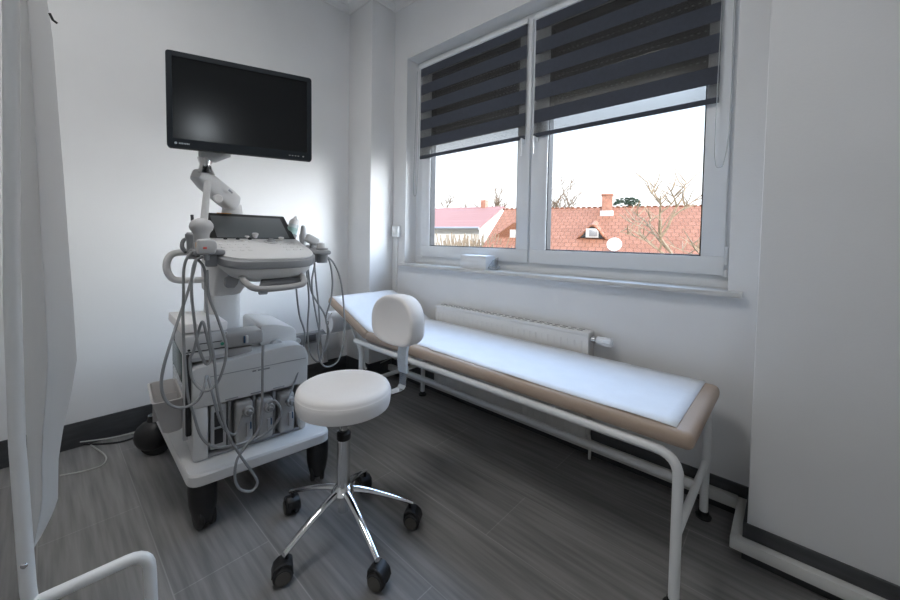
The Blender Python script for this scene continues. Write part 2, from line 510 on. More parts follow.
sw = thing('wall_switch', 'small white switch box on the wall left of the window', 'switch', (W, 2.505, 1.2))
MB().span((W-.035, 2.462, 1.205), (W, 2.545, 1.30), .006).build('switch_box', M['pvc'], sw)
MB().span((W-.040, 2.48, 1.225), (W-.034, 2.528, 1.28), .002).build('rocker', M['tubew'], sw)
MB().span((W-.014, 2.497, ZB), (W, 2.513, 1.206), .003).build('conduit', M['wall'], sw)

# ------------------------------------------------------------------ radiator
ra = thing('radiator', 'cream panel radiator on the wall beneath the window', 'radiator', (2.0, 1.38, .1))
y0, y1 = .795, 1.945
rb = MB()
rb.span((1.9886, y0, .10), (1.9972, y1, .685), .004); rb.span((2.0462, y0, .10), (2.0548, y1, .685), .004)
k = y0+.04
while k < y1-.04:
    rb.prism([(1.9972, k, .13), (2.0462, k, .13), (2.0462, k+.002, .13), (1.9972, k+.002, .13)], (0, 0, .53)); k += .04
for i in range(28):
    yy = y0+.03+i*(y1-y0-.06)/27
    rb.span((1.9861, yy-.006, .13), (1.989, yy+.006, .655), .0018, 1)
rb.build('panels', M['rad'], ra)
tg = MB(); tg.span((1.985, y0-.006, .683), (2.0606, y1+.006, .705), .005)
tg = tg.build('top_grille', M['rad'], ra)
n = 22
for i in range(n):
    yy = y0+.05+i*(y1-y0-.1)/(n-1)
    for q in (((2.003, yy-.016, .7045), (2.0109, yy+.016, .7062)), ((2.034, yy-.016, .7045), (2.0419, yy+.016, .7062))):
        MB().span(*q).build('vent_slot', M['slot'], tg)
for yy in (y0-.007, y1+.001):
    MB().span((1.985, yy, .09), (2.0606, yy+.006, .70), .002).build('side_cover', M['rad'], ra)
for q in (((2.0548, 1.05, .3), (W, 1.09, .66)), ((2.0548, 1.7, .3), (W, 1.74, .66))):
    MB().span(*q).build('wall_bracket', M['rad'], ra)
v = MB(); v.lathe([(.011, 0), (.011, .03), (.017, .03), (.017, .05), (.013, .05)], (2.0174, .81, .665), (0, -1, 0), 16)
v.tube([(2.0174, .765, .665), (W, .765, .665)], .009, 10); v = v.build('valve', M['satin'], ra)
kn = MB(); kn.lathe([(.014, 0), (.022, .006), (.0235, .04), (.021, .078), (.014, .085)], (2.0174, .757, .665), (0, -1, 0), 20)
for i in range(12):
    a = 2*PI*i/12; kn.box((2.0174+.0235*math.cos(a), .70, .665+.0235*math.sin(a)), (.003, .05, .003), .001, seg=1)
kn.build('thermostat_knob', M['pvc'], v)
v = MB(); v.tube([(2.021, .815, .13), (2.021, .78, .13), (2.021, .775, .10), (2.021, .775, .0)], .008, 10); v.build('return_pipe', M['rad'], ra)

# ------------------------------------------------------------------ examination couch
CR = Matrix.Rotation(math.radians(-.3), 3, 'Z'); CO = Vector((1.664, .24, 0))
def cc(x, y, z): return CO + CR @ Vector((x, y, z))     # x across, y along from the foot end


co = thing('examination_couch', 'beige vinyl examination couch on white tube legs under the window', 'couch', cc(0, .9, 0))
tr = .0165
def tubeframe(pts, name, lab=None, r=tr, sm=6): return MB().tube([cc(*p) for p in pts], r, 14, smooth=sm).build(name, M['tubew'], co)
def bend(pts, rad=.07, n=6):
    """round the inner corners of a polyline"""
    P = [Vector(p) for p in pts]; out = [P[0]]
    for i in range(1, len(P)-1):
        a, b_, c_ = P[i-1], P[i], P[i+1]; u = (a-b_).normalized(); v_ = (c_-b_).normalized()
        s, e = b_+u*rad, b_+v_*rad
        for k in range(n+1):
            t = k/n; out.append(s*(1-t)**2 + b_*2*t*(1-t) + e*t*t)
    out.append(P[-1]); return out


ZR = .508
for sx, nm in ((-1, 'near'), (1, 'far')):
    x = sx*.278
    MB().tube([cc(*p) for p in bend([(x, 0, .012), (x, 0, ZR), (x, 1.86, ZR)], .075)], tr, 14).build('side_rail', M['tubew'], co)
    MB().lathe([(.017, 0), (.02, .004), (.012, .02)], cc(x, 1.86, ZR), CR @ Vector((0, 1, 0)), 14).build('rail_cap', M['tubew'], co)
    MB().tube([cc(x, 1.80, ZR-.016), cc(x, 1.80, .012)], tr, 14).build('leg', M['tubew'], co)
    for y in (0, 1.80):
        MB().lathe([(.03, 0), (.031, .008), (.021, .016), (.02, .03)], cc(x, y, 0), n=18).build('foot', M['black'], co)
for y in (0.0, 1.80):
    MB().tube([cc(-.278, y, .245), cc(.278, y, .245)], .014, 12).build('cross_bar', M['tubew'], co)
MB().tube([cc(.06, 0, .245), cc(.06, 1.80, .245)], .016, 12).build('lower_rail', M['tubew'], co)
for y in (.45, 1.2):
    MB().box(cc(0, y, .517), (.54, .03, .02), .003, rz=math.radians(-.3)).build('cross_bar', M['tubew'], co)


def pad(corner, ex, ey, ez, lx, ly, lz, r):
    n_ = MB(); T = Matrix((ex, ey, ez)).transposed()
    n_.box(Vector(corner)+ex*lx/2+ey*ly/2+ez*lz/2, (lx, ly, lz), r, mtx=T, seg=4); return n_


ex, ey, ez = CR @ Vector((1, 0, 0)), CR @ Vector((0, 1, 0)), Vector((0, 0, 1))
pd = pad(cc(-.292, -.04, .534), ex, ey, ez, .584, 1.79, .06, .024)
pd.build('mattress', M['beige'], co)
ha = math.radians(21)
hy, hz = ey*math.cos(ha)+ez*math.sin(ha), ez*math.cos(ha)-ey*math.sin(ha)
HB = cc(-.292, 1.755, .536)
pad(HB, ex, hy, hz, .584, .50, .06, .024).build('headrest', M['beige'], co)
for sx in (-.2, .2):
    MB().tube([cc(sx, 1.76, .522), cc(sx, 1.76, .522)+hy*.42], .011, 10).build('headrest_arm', M['tubew'], co)
    MB().tube([cc(sx, 1.86, .30), cc(sx, 1.76, .522)+hy*.36], .009, 10).build('headrest_prop', M['tubew'], co)

# paper sheet lying on the couch, following the fold of the headrest
ps = MB(); nx, rows = 10, []
prof = []
for i in range(41):
    y = .012 + i*(1.735-.012)/40; prof.append((cc(0, y, .5945), ez))
q0 = HB + ex*.292
for i in range(1, 16):
    prof.append((q0 + hy*(.012+i*.475/15) + hz*.0605, hz))
for i, (p, nrm) in enumerate(prof):
    row = []
    for j in range(nx+1):
        u = j/nx; x = -.272 + .556*u
        if i > 14: x += .014*math.sin(min((i-14)*.12, 3.14))*(1-u)
        if 27 < i < 31: x += .016*(1-u)
        lift = .0012 + .0025*max(0, math.sin(i*.55+u*3.))*(1 if u < .2 else .3)
        row.append(p + ex*x + nrm*lift)
    rows.append(row)
verts = [p for r_ in rows for p in r_]; nn = nx+1
ps._add(verts, [(i*nn+j, i*nn+j+1, (i+1)*nn+j+1, (i+1)*nn+j) for i in range(len(rows)-1) for j in range(nx)])
pso = ps.build('paper_sheet', M['paper'], loc=cc(.03, .9, .5785))
sm = pso.modifiers.new('thickness', 'SOLIDIFY'); sm.thickness = .0008; sm.offset = 1
tag(pso, 'long white disposable paper sheet spread over the beige couch', 'paper sheet')

# paper roll under the couch head
pr_ = thing('paper_roll', 'white paper roll with dark core hanging under the couch head', 'paper roll', (1.56, 2.40, .545))
rc = Vector((1.452, 2.575, .545))
MB().lathe([(.022, 0), (.082, 0), (.083, .003), (.083, .50), (.022, .50), (.022, 0)], rc, (1, 0, 0), 36, False).build('paper', M['paper'], pr_)
MB().lathe([(.0215, .002), (.0215, .498)], rc, (1, 0, 0), 20).build('core', M['black'], pr_)
rod = MB(); rod.tube([rc+Vector((-.012, 0, 0)), rc+Vector((.53, 0, 0))], .008, 10)
for xx in (-.010, .512): rod.tube([rc+Vector((xx, 0, 0)), rc+Vector((xx, -.085, .09))], .005, 8)
rod.build('hanger', M['tubew'], pr_)

# ------------------------------------------------------------------ back wall socket strip
tk = thing('socket_trunking', 'grey socket trunking low on the back wall behind the machine', 'trunking', (1.5, 2.86, .3))
MB().span((1.10, 2.84, .33), (1.60, B, .415), .004).build('trunking', M['grey'], tk)
MB().span((1.545, 2.82, .25), (1.70, B, .385), .006).build('junction_box', M['mach2'], tk)
MB().span((1.57, 2.85, ZB), (1.62, B, .25), .003).build('riser', M['mach2'], tk)
s_ = MB(); s_.lathe([(.026, 0), (.026, .008), (.018, .01), (.018, .004), (.001, .004)], (1.345, 2.84, .372), (0, -1, 0), 20); s_.build('socket', M['pvc'], tk)
s_ = MB(); s_.span((1.40, 2.834, .345), (1.50, 2.841, .40), .003); s_.build('blank_cover', M['dgrey'], tk)

# ------------------------------------------------------------------ stool
sc_ = Vector((.800, 1.284, 0))
st = thing('doctor_stool', 'white round padded stool with small backrest on chrome five-star base', 'stool', sc_)
R_ = .182
MB().lathe([(.02, .532), (.165, .532), (.178, .536), (R_-.001, .548), (R_+.001, .575), (R_, .592), (R_-.001, .5935), (R_-.002, .595), (R_-.003, .602), (R_-.008, .611), (R_-.018, .617), (R_-.035, .620), (.10, .623), (.01, .624)], sc_, n=64).build('seat', M['vinyl'], st)
MB().lathe([(.10, .522), (.12, .524), (.12, .5325), (.03, .534)], sc_, n=32).build('seat_plate', M['black'], st)
MB().lathe([(.0135, .40), (.0135, .53)], sc_, n=20).build('gas_piston', M['satin'], st)
MB().lathe([(.024, .395), (.0275, .40), (.0275, .422), (.02, .43)], sc_, n=24).build('piston_collar', M['black'], st)
MB().lathe([(.0255, .205), (.0255, .397)], sc_, n=28).build('column', M['chrome'], st)
MB().lathe([(.02, .105), (.022, .165), (.045, .172), (.047, .186), (.036, .204), (.026, .212)], sc_, n=32).build('hub', M['chrome'], st)
for deg, turn, arm_ in ((36, .9, .26), (108.5, -.5, .272), (187, -.5, .242), (262, .5, .272), (325, -.4, .268)):
    dv = Vector((math.cos(math.radians(deg)), math.sin(math.radians(deg)), 0))
    tip = sc_ + dv*arm_; nrm = dv.cross(Vector((0, 0, 1)))
    rings = []
    for k in range(9):
        t = k/8; rr = .03 + t*(arm_-.018); z = .19 - .092*t**1.3; hw = .017-.006*t; hh = .013-.004*t
        p = sc_+dv*rr+Vector((0, 0, z))
        rings.append([p + nrm*hw*math.cos(a*PI/6) + Vector((0, 0, 1))*hh*math.sin(a*PI/6) for a in range(12)])
    MB().loft(rings).build('base_arm', M['chrome'], st)
    ca = MB(); ang = math.atan2(dv.y, dv.x)+turn; wd = Vector((math.cos(ang), math.sin(ang), 0)); ax = Vector((-wd.y, wd.x, 0))
    cw = tip + Vector((0, 0, .033)) + wd*.012
    ca.tube([tip+Vector((0, 0, .105)), tip+Vector((0, 0, .06))], .007, 8)
    for s in (-1, 1):
        rings_ = [(.006, 0), (.030, 0), (.033, .004), (.033, .016), (.026, .024), (.008, .0245)]
        ca.lathe(rings_, cw + ax*(.006*s), ax*s, 24)
    ca.prism([tip+wd*a_+Vector((0, 0, b_))-ax*.026 for a_, b_ in ((-.022, .03), (-.02, .066), (.0, .08), (.024, .077), (.042, .062), (.049, .035), (.038, .04), (.012, .07), (-.008, .055))], ax*.052, .003, 1)
    cao = ca.build('caster', M['black'], st)
    for s in (-1, 1): MB().lathe([(.017, .0243), (.024, .0248), (.0245, .026), (.017, .0265)], cw+ax*(.006*s), ax*s, 24).build('hub_ring', M['wheelring'], cao)
# backrest and its bracket
bd = Vector((1, .02, 0)).normalized(); bs = Vector((-bd.y, bd.x, 0)); zv = Vector((0, 0, 1))
bc = sc_ + bd*.278 + zv*.826
prof = []
N = 40
for i in range(N):
    a = 2*PI*i/N; x = math.cos(a); y = math.sin(a)
    px_ = .140*math.copysign(abs(x)**.8, x); pz_ = (.118 if y > 0 else .105)*math.copysign(abs(y)**(.95 if y > 0 else .62), y)
    prof.append((px_, pz_))
cu = MB(); rings = []
for dd, sc2 in ((-.036, .80), (-.042, .90), (-.038, .97), (-.028, 1.0), (.028, 1.0), (.040, .97), (.044, .88)):
    rings.append([bc + bd*(dd - .25*(p[0]*sc2)**2*2) + bs*p[0]*sc2 + zv*p[1]*sc2 for p in prof])
cu.loft(rings).build('backrest', M['vinyl'], st, angle=60)
br_ = MB()
def strip(pts, wv, w_, t_, mb):
    P = [Vector(p) for p in pts]; rings = []
    for i, p in enumerate(P):
        t = (P[min(i+1, len(P)-1)]-P[max(i-1, 0)]).normalized(); n_ = t.cross(wv).normalized()
        rings.append([p+wv*w_/2+n_*t_/2, p-wv*w_/2+n_*t_/2, p-wv*w_/2-n_*t_/2, p+wv*w_/2-n_*t_/2])
    mb.loft(rings)
strip([sc_+bd*.06+zv*.527, sc_+bd*.155+zv*.527, sc_+bd*.19+zv*.514, sc_+bd*.27+zv*.508, sc_+bd*.297+zv*.510, sc_+bd*.310+zv*.526, sc_+bd*.312+zv*.60, sc_+bd*.305+zv*.66, sc_+bd*.314+zv*.71, sc_+bd*.324+zv*.77, sc_+bd*.324+zv*.85], bs, .046, .006, br_)
br_.build('backrest_bracket', M['chrome'], st)
wr = MB(); strip([sc_+bd*.311+zv*.585, sc_+bd*.304+zv*.64, sc_+bd*.307+zv*.68, sc_+bd*.318+zv*.73], bs, .056, .014, wr)
part(wr.build('film_wrap', M['film'], st), 'crumpled clear film around the bracket')

# ------------------------------------------------------------------ ultrasound machine
MO = Vector((.657, 1.66, 0)); ma = math.radians(-6)
mx_, my_ = Vector((math.cos(ma), math.sin(ma), 0)), Vector((-math.sin(ma), math.cos(ma), 0))
MR = Matrix((mx_, my_, zv)).transposed()
def P(x, y, z): return MO + mx_*x + my_*y + zv*z
def aP(px, py, yl):
    d = sight(px, py); return EYE + d*((yl+MO.dot(my_))/(d.x*my_.x+d.y*my_.y))


us = thing('ultrasound_machine', 'white ultrasound machine on black casters with large black monitor on an arm', 'ultrasound machine', P(0, .42, 0))
def mbox(x0, x1, y0, y1, z0, z1, r=.006, seg=2, mb=None):
    mb = mb or MB(); return mb.box(P((x0+x1)/2, (y0+y1)/2, (z0+z1)/2), (x1-x0, y1-y0, z1-z0), r, mtx=MR, seg=seg)


def rpoly(pts, rad, n=6):
    """2D polygon with rounded corners"""
    out = []; N = len(pts)
    for i in range(N):
        b = Vector(pts[i]); a = Vector(pts[i-1]); c = Vector(pts[(i+1) % N]); r = rad[i] if isinstance(rad, (list, tuple)) else rad
        u, v = (a-b).normalized(), (c-b).normalized()
        for k in range(n+1):
            t = k/n; out.append((b+u*r)*(1-t)**2 + b*2*t*(1-t) + (b+v*r)*t*t)
    return out


# base slab
poly = rpoly([(-.287, 0), (.287, 0), (.35, .84), (-.35, .84)], .05)
mb = MB(); mb.loft([[P(p.x*k, .42+(p.y-.42)*k, z) for p in poly] for z, k in ((.198, .985), (.204, 1), (.24, 1), (.248, .985))])
mb.build('base', M['mach'], us)
# casters
for x, y, sc2, rz in ((-.232, .075, 1, 0.1), (.25, .07, 1, -.5), (-.352, .83, 1, 1.2), (.365, .80, 1, 1.0)):
    c0 = P(x, y, 0); f = Vector((math.cos(rz-PI/2), math.sin(rz-PI/2), 0)); s = Vector((-f.y, f.x, 0))
    hb = MB()
    if y < .5:
        sec = [(.055, .20, 0, .052), (.058, .15, .002, .052), (.058, .10, .006, .050), (.055, .06, .012, .042), (.045, .035, .018, .034)]
        hb.loft([[c0 + f*(oy+ly*math.cos(a*PI/9)) + s*(wx*math.sin(a*PI/9)) + zv*zz for a in range(18)] for ly, zz, oy, wx in sec])
        wr_, wz = .048, .048
    else:
        hb.ball(c0+zv*.105, .085, (1, .8, 1.0), 20, Matrix((f, s, zv)).transposed())
        hb.lathe([(.03, .0), (.022, .05)], c0+zv*.165, n=16)
        wr_, wz = .07, .07
    cs = hb.build('caster', M['black'], us)
    wb = MB()
    for q in (-1, 1): wb.lathe([(.01, 0), (wr_-.006, 0), (wr_, .004), (wr_, .016), (wr_-.006, .02), (.01, .02)], c0+f*.018+s*(.012*q if q > 0 else -.012)+zv*wz, s*q, 28)
    wb.build('wheel', M['black'], cs)

# lower body
bx0, bx1 = -.262, .205
mb = MB(); prof = rpoly([(.165, .25), (.165, .61), (.24, .655), (.72, .66), (.76, .62), (.76, .25)], [.003, .03, .05, .04, .03, .003], 4)
mb.prism([P(bx0+.004, p.x, p.y) for p in prof], mx_*(bx1-bx0-.008), .012, 2); mb.build('body', M['mach'], us)
# front fascia with rounded right shoulder
fp = MB()
out = rpoly([(-.262, .478), (.208, .478), (.212, .672), (.10, .676), (-.262, .645)], [.004, .006, .07, .03, .02], 6)
fp.prism([P(p.x, .10, p.y) for p in out], my_*.15, .014, 3)
fp = fp.build('front_panel', M['mach'], us)
g = MB(); g.span
gm = MB()
gm.box(P(.0, .0995, .601), (.40, .003, .0025), 0, mtx=MR)
for xx in (-.12, -.02, .075): gm.box(P(xx, .099, .488), (.05, .006, .004), .001, mtx=MR)
for xx, ln in ((-.03, .015), (.01, .05)): gm.box(P(xx, .099, .588), (ln, .004, .006), .001, mtx=MR)
gm.build('panel_seam', M['grey'], fp)
for q in ((-.262, -.205), (.172, .205)): mbox(*q, .10, .17, .25, .48, .012).build('side_stile', M['mach'], us)
bay = mbox(-.206, .173, .108, .166, .25, .262, .002); mbox(-.206, .173, .155, .168, .25, .48, .002, mb=bay)
for xx in (-.125, -.025, .06): mbox(xx-.006, xx+.004, .112, .16, .262, .48, .001, mb=bay)
part(bay.build('connector_bay', M['grey'], us), 'grey recessed connector bay')
sk = mbox(-.195, -.137, .118, .156, .275, .465, .004).build('socket_plate', M['mach2'], us)
sb = MB()
for zz in (.33, .405): mbox(-.182, -.15, .112, .122, zz-.032, zz+.032, .002, mb=sb)
sb.build('port', M['black'], sk)
# left side rack with label
mb = mbox(-.282, -.262, .12, .62, .36, .70, .006).build('side_panel', M['black'], us)
gl = mbox(-.286, -.281, .22, .58, .56, .68, .003); part(gl.build('display_window', M['dgreen'], mb), 'dark green glossy panel')
gl = mbox(-.286, -.281, .22, .56, .37, .55, .003); part(gl.build('type_label', M['label'], mb), 'pale printed label')
mb = mbox(-.29, -.272, .135, .16, .34, .70, .004); mb.build('side_rail', M['mach2'], us)
# hump at the right rear of the body
mb = MB(); out = rpoly([(.02, .66), (.195, .66), (.185, .735), (.09, .765), (.02, .77)], .025, 4)
mb.prism([P(p.x, .20, p.y) for p in out], my_*.34, .016, 3); mb = mb.build('top_cover', M['mach'], us)
MB().lathe([(.03, 0), (.03, .028), (.026, .034), (.01, .034)], aP(276, 345, .20)+my_*.012, -my_, 24).build('parked_plug', M['mach2'], mb)
# column and neck
def cbox(z, x, y, w_, d_): return [P(x+w_*math.copysign(abs(math.cos(a*PI/10))**.5, math.cos(a*PI/10)), y+d_*math.copysign(abs(math.sin(a*PI/10))**.5, math.sin(a*PI/10)), z) for a in range(20)]
MB().loft([cbox(.66, -.10, .44, .080, .085), cbox(.80, -.097, .43, .075, .08), cbox(1.02, -.09, .42, .068, .072)]).build('lift_column', M['mach'], us)
def cbx(x0, x1, y0, y1, z0, z1=None): return [P(p.x, p.y, z0 if z1 is None else z0+(z1-z0)*(p.y-y0)/(y1-y0)) for p in rpoly([(x0, y0), (x1, y0), (x1, y1), (x0, y1)], .018, 4)]
nk = MB().loft([cbx(-.172, -.082, .20, .46, .925), cbx(-.178, -.07, .16, .48, .935), cbx(-.178, -.02, .05, .50, 1.06), cbx(-.17, -.0, .04, .50, 1.075, 1.16)])
nk = nk.build('neck', M['mach'], us)
MB().prism([aP(232.5, 266, .02), aP(243.5, 266, .02), aP(238, 284, .02), aP(235, 288, .02), aP(227, 288, .02), aP(225.5, 285, .02), aP(226, 279, .02), aP(229.5, 277.5, .02)], my_*.04, .004, 2).build('tilt_bracket', M['grey'], nk)

# control console
def czt(y): return 1.105 + (y+.08)*.242
def rr(o, zoff, n=7):
    pts = rpoly([(-.195-o, .255+o), (-.195-o, -.085-o), (.203+o, -.085-o), (.203+o, .255+o)], [.03, .13, .13, .03], n)
    return [P(p.x, p.y, czt(p.y)+zoff) for p in pts]
con = MB().loft([rr(-.006, -.02), rr(-.004, .0), rr(-.010, .004)]).build('control_panel', M['mach'], us)
MB().loft([rr(-.03, -.047), rr(.0, -.042), rr(.004, -.032), rr(.003, -.012), rr(-.005, -.004)]).build('bumper_edge', M['grey'], con)
MB().loft([[P(-.0+(p-P(0, 0, 0)).dot(mx_)*k, (p-P(0, 0, 0)).dot(my_)*k+.05*(1-k), p.z-dz) for p in rr(-.005, -.045)] for dz, k in ((0, .985), (.02, .94), (.045, .8), (.055, .62))]).build('under_shell', M['mach'], con)
# keys, knobs, trackball on the sloping top
def onTop(px, py, up_=.004):
    n_ = (zv*1 - my_*.242).normalized(); p0 = P(0, -.08, 1.105)+n_*up_; d = sight(px, py)
    return EYE + d*((p0-EYE).dot(n_)/d.dot(n_)), n_
ntop = (zv - my_*.242).normalized()
for px, py, r, h in ((255, 238, .014, .024), (276, 236, .014, .012), (281, 240, .013, .014), (247, 238, .010, .010), (243, 241, .008, .006)):
    p, n_ = onTop(px, py)
    MB().lathe([(r*.75, -.001), (r*.8, h*.5), (r, h*.6), (r, h*.9), (r*.85, h)], p, n_, 20).build('knob', M['vinyl'], con)
p, n_ = onTop(271, 242); tb = MB(); tb.lathe([(.030, 0), (.032, .003), (.026, .006), (.022, .003)], p, n_, 28); tb = tb.build('trackball_ring', M['mach2'], con)
MB().ball(p+n_*.002, .018, n=16).build('trackball', M['grey'], tb)
MT = Matrix((mx_, (my_+zv*.242).normalized(), ntop)).transposed()
for i in range(11):
    for j in range(4):
        if (i in (4, 5, 6, 7) and j < 3): continue
        x = -.155+i*.031; y = .03+j*.045
        MB().box(P(x, y, czt(y)+.004), (.016, .012, .004), .0015, mtx=MT, seg=1).build('key', M['mach'], con)
# touch panel
t0, t1 = P(.008, .21, 1.172), P(.0, .385, 1.303)
tv = (t1-t0).normalized(); tn = mx_.cross(tv).normalized(); TT = Matrix((mx_, tv, tn)).transposed(); tl = (t1-t0).length
tp = MB().box((t0+t1)/2 - tn*.012, (.375, tl+.01, .024), .008, mtx=TT); tp = tp.build('touch_panel', M['black'], con)
MB().box((t0+t1)/2+tn*.0005, (.315, tl*.78, .002), .0005, mtx=TT).build('touch_screen', M['tscreen'], tp)
for i, xx in enumerate((-.13, -.08, -.03, .07, .11)): MB().lathe([(.008, 0), (.008, .009), (.006, .011)], t0+mx_*xx+tv*.006, tn, 14).build('rotary_switch', M['black'], tp)
st_ = MB().box(t1+mx_*-.095+zv*.006+tn*-.006, (.06, .012, .003), .0005, mtx=MR); part(st_.build('sticker', M['orange'], tp), 'small orange sticker')
# front handle under the console
hp = [aP(234, 264, .06), aP(240, 274, -.02), aP(246, 283, -.09), aP(256, 288.5, -.12), aP(275, 288.5, -.12), aP(298, 285.5, -.12), aP(304.5, 281.5, -.11), aP(300, 273, -.03), aP(292, 265, .05)]
hn = MB().tube(hp, .0125, 12, smooth=4).build('front_handle', M['conn'], us)
MB().prism([aP(261, 279, -.06), aP(300, 276, -.06), aP(302, 282.5, -.10), aP(259, 285, -.10)], zv*-.012, .004).build('handle_grip', M['dgrey'], hn)
MB().box(aP(263, 292, -.115), (.032, .02, .02), .004, mtx=MR).build('release_lever', M['grey'], hn)
# white loop handle at the rear left
MB().tube([aP(208, 252, .36), aP(180, 252.5, .36), aP(170, 256, .36), aP(166.5, 266, .36), aP(170, 276, .36), aP(180, 280.5, .36), aP(212, 279, .36)], .0145, 14, smooth=5).build('side_handle', M['mach'], us)
# probe holders left and right
hl = MB(); hl.prism([P(-.27, -.03, 1.118), P(-.165, -.03, 1.118), P(-.165, .21, 1.118), P(-.27, .21, 1.118)], zv*.022, .008)
hl = hl.build('probe_holder', M['grey'], us)
mb = MB()
for yy in (.02, .08, .15): mb.lathe([(.030, 0), (.033, .002), (.033, .03), (.028, .032), (.026, .01)], P(-.228, yy, 1.134), n=22)
mb.build('holder_cup', M['grey'], hl)
MB().box(P(-.21, .0, 1.095), (.04, .03, .045), .006, mtx=MR).build('cable_hook', M['grey'], hl)
MB().tube([aP(186, 252, .16), aP(182, 247, .18), aP(184, 240, .2), aP(191, 240, .2), aP(192, 248, .18)], .008, 8, smooth=4).build('cable_ring', M['dgrey'], hl)
MB().tube([aP(195, 252, .12), aP(194, 240, .17), aP(193, 229, .22), aP(192.5, 222, .24), aP(192, 215, .25)], .006, 8, smooth=3).build('holder_pin', M['dgrey'], hl)
hr = MB(); hr.prism([P(.195, .0, 1.112), P(.285, .0, 1.112), P(.285, .24, 1.135), P(.195, .24, 1.135)], zv*.02, .008)
hr = hr.build('probe_holder', M['grey'], us)
mb = MB()
for yy in (.04, .11, .19): mb.lathe([(.024, -.05), (.028, .0), (.028, .02), (.023, .022)], P(.255, yy, 1.122), n=22)
mb.build('holder_cup', M['grey'], hr)

# monitor arm
ar = MB()
def rbx(c, u, v, w_, h_, n=16): return [c+u*w_*math.copysign(abs(math.cos(2*PI*k/n))**.55, math.cos(2*PI*k/n))+v*h_*math.copysign(abs(math.sin(2*PI*k/n))**.55, math.sin(2*PI*k/n)) for k in range(n)]
A0, A1 = aP(199, 175.5, .24), aP(231, 202, .45)
av = (A1-A0).normalized(); an = Vector((-my_.x*.3, -my_.y*.3, 1)); an = (an-av*an.dot(av)).normalized(); au = av.cross(an)
ar.loft([rbx(A0-av*.02, au, an, .02, .018), rbx(A0, au, an, .034, .030), rbx(A0+av*.06, au, an, .04, .04), rbx(A1-av*.05, au, an, .042, .046), rbx(A1, au, an, .042, .044), rbx(A1+av*.025, au, an, .03, .03)])
arm = ar.build('monitor_arm', M['mach'], us)
MB().box(aP(229, 192, .34)-my_*.035, (.035, .012, .007), .001, mtx=Matrix((av, -my_, an)).transposed()).build('arm_slot', M['grey'], arm)
MB().lathe([(.02, 0), (.02, .014), (.015, .018)], aP(216.5, 199, .33)-my_*.025, -my_, 20).build('pivot_cap', M['vinyl'], arm)
b0 = aP(232, 205, .48)
pm = MB().loft([cbox(z, (b0-MO).dot(mx_)+.0, .48, w_, w_) for z, w_ in ((1.06, .052), (1.26, .05), (1.31, .045), (b0.z, .04))]).build('arm_post', M['mach'], us)
# monitor
TL, TR = atD(165, 50, 1.45), atD(311.5, 77.5, 1.71)
mu = (TR-TL); MW = mu.length; mu.z *= .35; mu.normalize(); MHT = .377
mn = mu.cross(zv).normalized(); mz = mn.cross(mu)
MM = Matrix((mu, mn*-1, mz)).transposed()
mc = (TL+TR)/2 - mz*MHT/2
mo = MB().box(mc - mn*.018, (MW, .036, MHT), .009, mtx=MM, seg=3); mo = mo.build('monitor', M['mon'], us)
bl, br2, bt, bb = .021, .021, .021, .036
mb = MB()
o_ = [(-MW/2, -MHT/2), (MW/2, -MHT/2), (MW/2, MHT/2), (-MW/2, MHT/2)]
i_ = [(-MW/2+bl, -MHT/2+bb), (MW/2-br2, -MHT/2+bb), (MW/2-br2, MHT/2-bt), (-MW/2+bl, MHT/2-bt)]
ro = rpoly(o_, .012, 4); ri = rpoly(i_, .0006, 4)
mb.loft([[mc+mu*p.x+mz*p.y for p in ro], [mc+mu*p.x+mz*p.y+mn*.006 for p in rpoly([(a*.992, b*.99) for a, b in o_], .012, 4)], [mc+mu*p.x+mz*p.y+mn*.006 for p in ri], [mc+mu*p.x+mz*p.y+mn*.0015 for p in ri]], cap=False)
mb.build('bezel', M['mon'], mo)
MB().box(mc+mz*(bb-bt)/2+mn*.0008, (MW-bl-br2, .0012, MHT-bb-bt), 0, mtx=MM).build('screen', M['screen'], mo)
lg = MB(); l0 = mc - mu*(MW/2-.030) - mz*(MHT/2-.0175) + mn*.0062
lg.lathe([(.0045, 0), (.0048, .0006), (.003, .0007)], l0, mn, 14)
for i in range(7): lg.box(l0+mu*(.0115+i*.0052), (.0038, .0008, .006 if i % 3 else .0052), .0003, mtx=MM, seg=1)
part(lg.build('maker_mark', M['logo'], mo), 'small silver lettering')
bt_ = MB()
for i in range(4): bt_.box(mc + mu*(MW/2-.095+i*.012) - mz*(MHT/2-.016)+mn*.0062, (.007, .0008, .004), .0003, mtx=MM, seg=1)
bt_.lathe([(.0035, 0), (.0035, .001)], mc+mu*(MW/2-.038)-mz*(MHT/2-.016)+mn*.0058, mn, 12)
bt_.build('button', M['grey'], mo)
jb = aP(205, 161, .24)
sv = MB(); sv.lathe([(.036, -.03), (.026, -.01), (.022, .01), (.03, .035), (.03, .04)], aP(205.5, 167, .24), n=24); sv.build('swivel_joint', M['satin'], arm)
mk = MB(); q = aP(207, 154, .24); qb = mc - mn*.036 - mu*.10
mk.loft([rbx(q-mu*.03, mz, mn, .02, .02), rbx(q-mu*.02, zv, mn, .032, .032), rbx(q+mu*.03, zv, mn, .034, .034), rbx(q+mu*.09+mz*.02, zv, mn, .02, .03)]); mk.build('monitor_mount', M['mach2'], arm)
mk = MB(); mk.box(mc - mn*.055 - mz*.06, (.22, .04, .20), .012, mtx=MM); 
mk.prism([mc-mn*.06-mu*.12-mz*.10, q-mu*.01+mz*.02, q+mu*.06+mz*.02, mc-mn*.06+mu*.02-mz*.10], -mn*.035, .006)
mk.build('rear_housing', M['mach2'], mo)

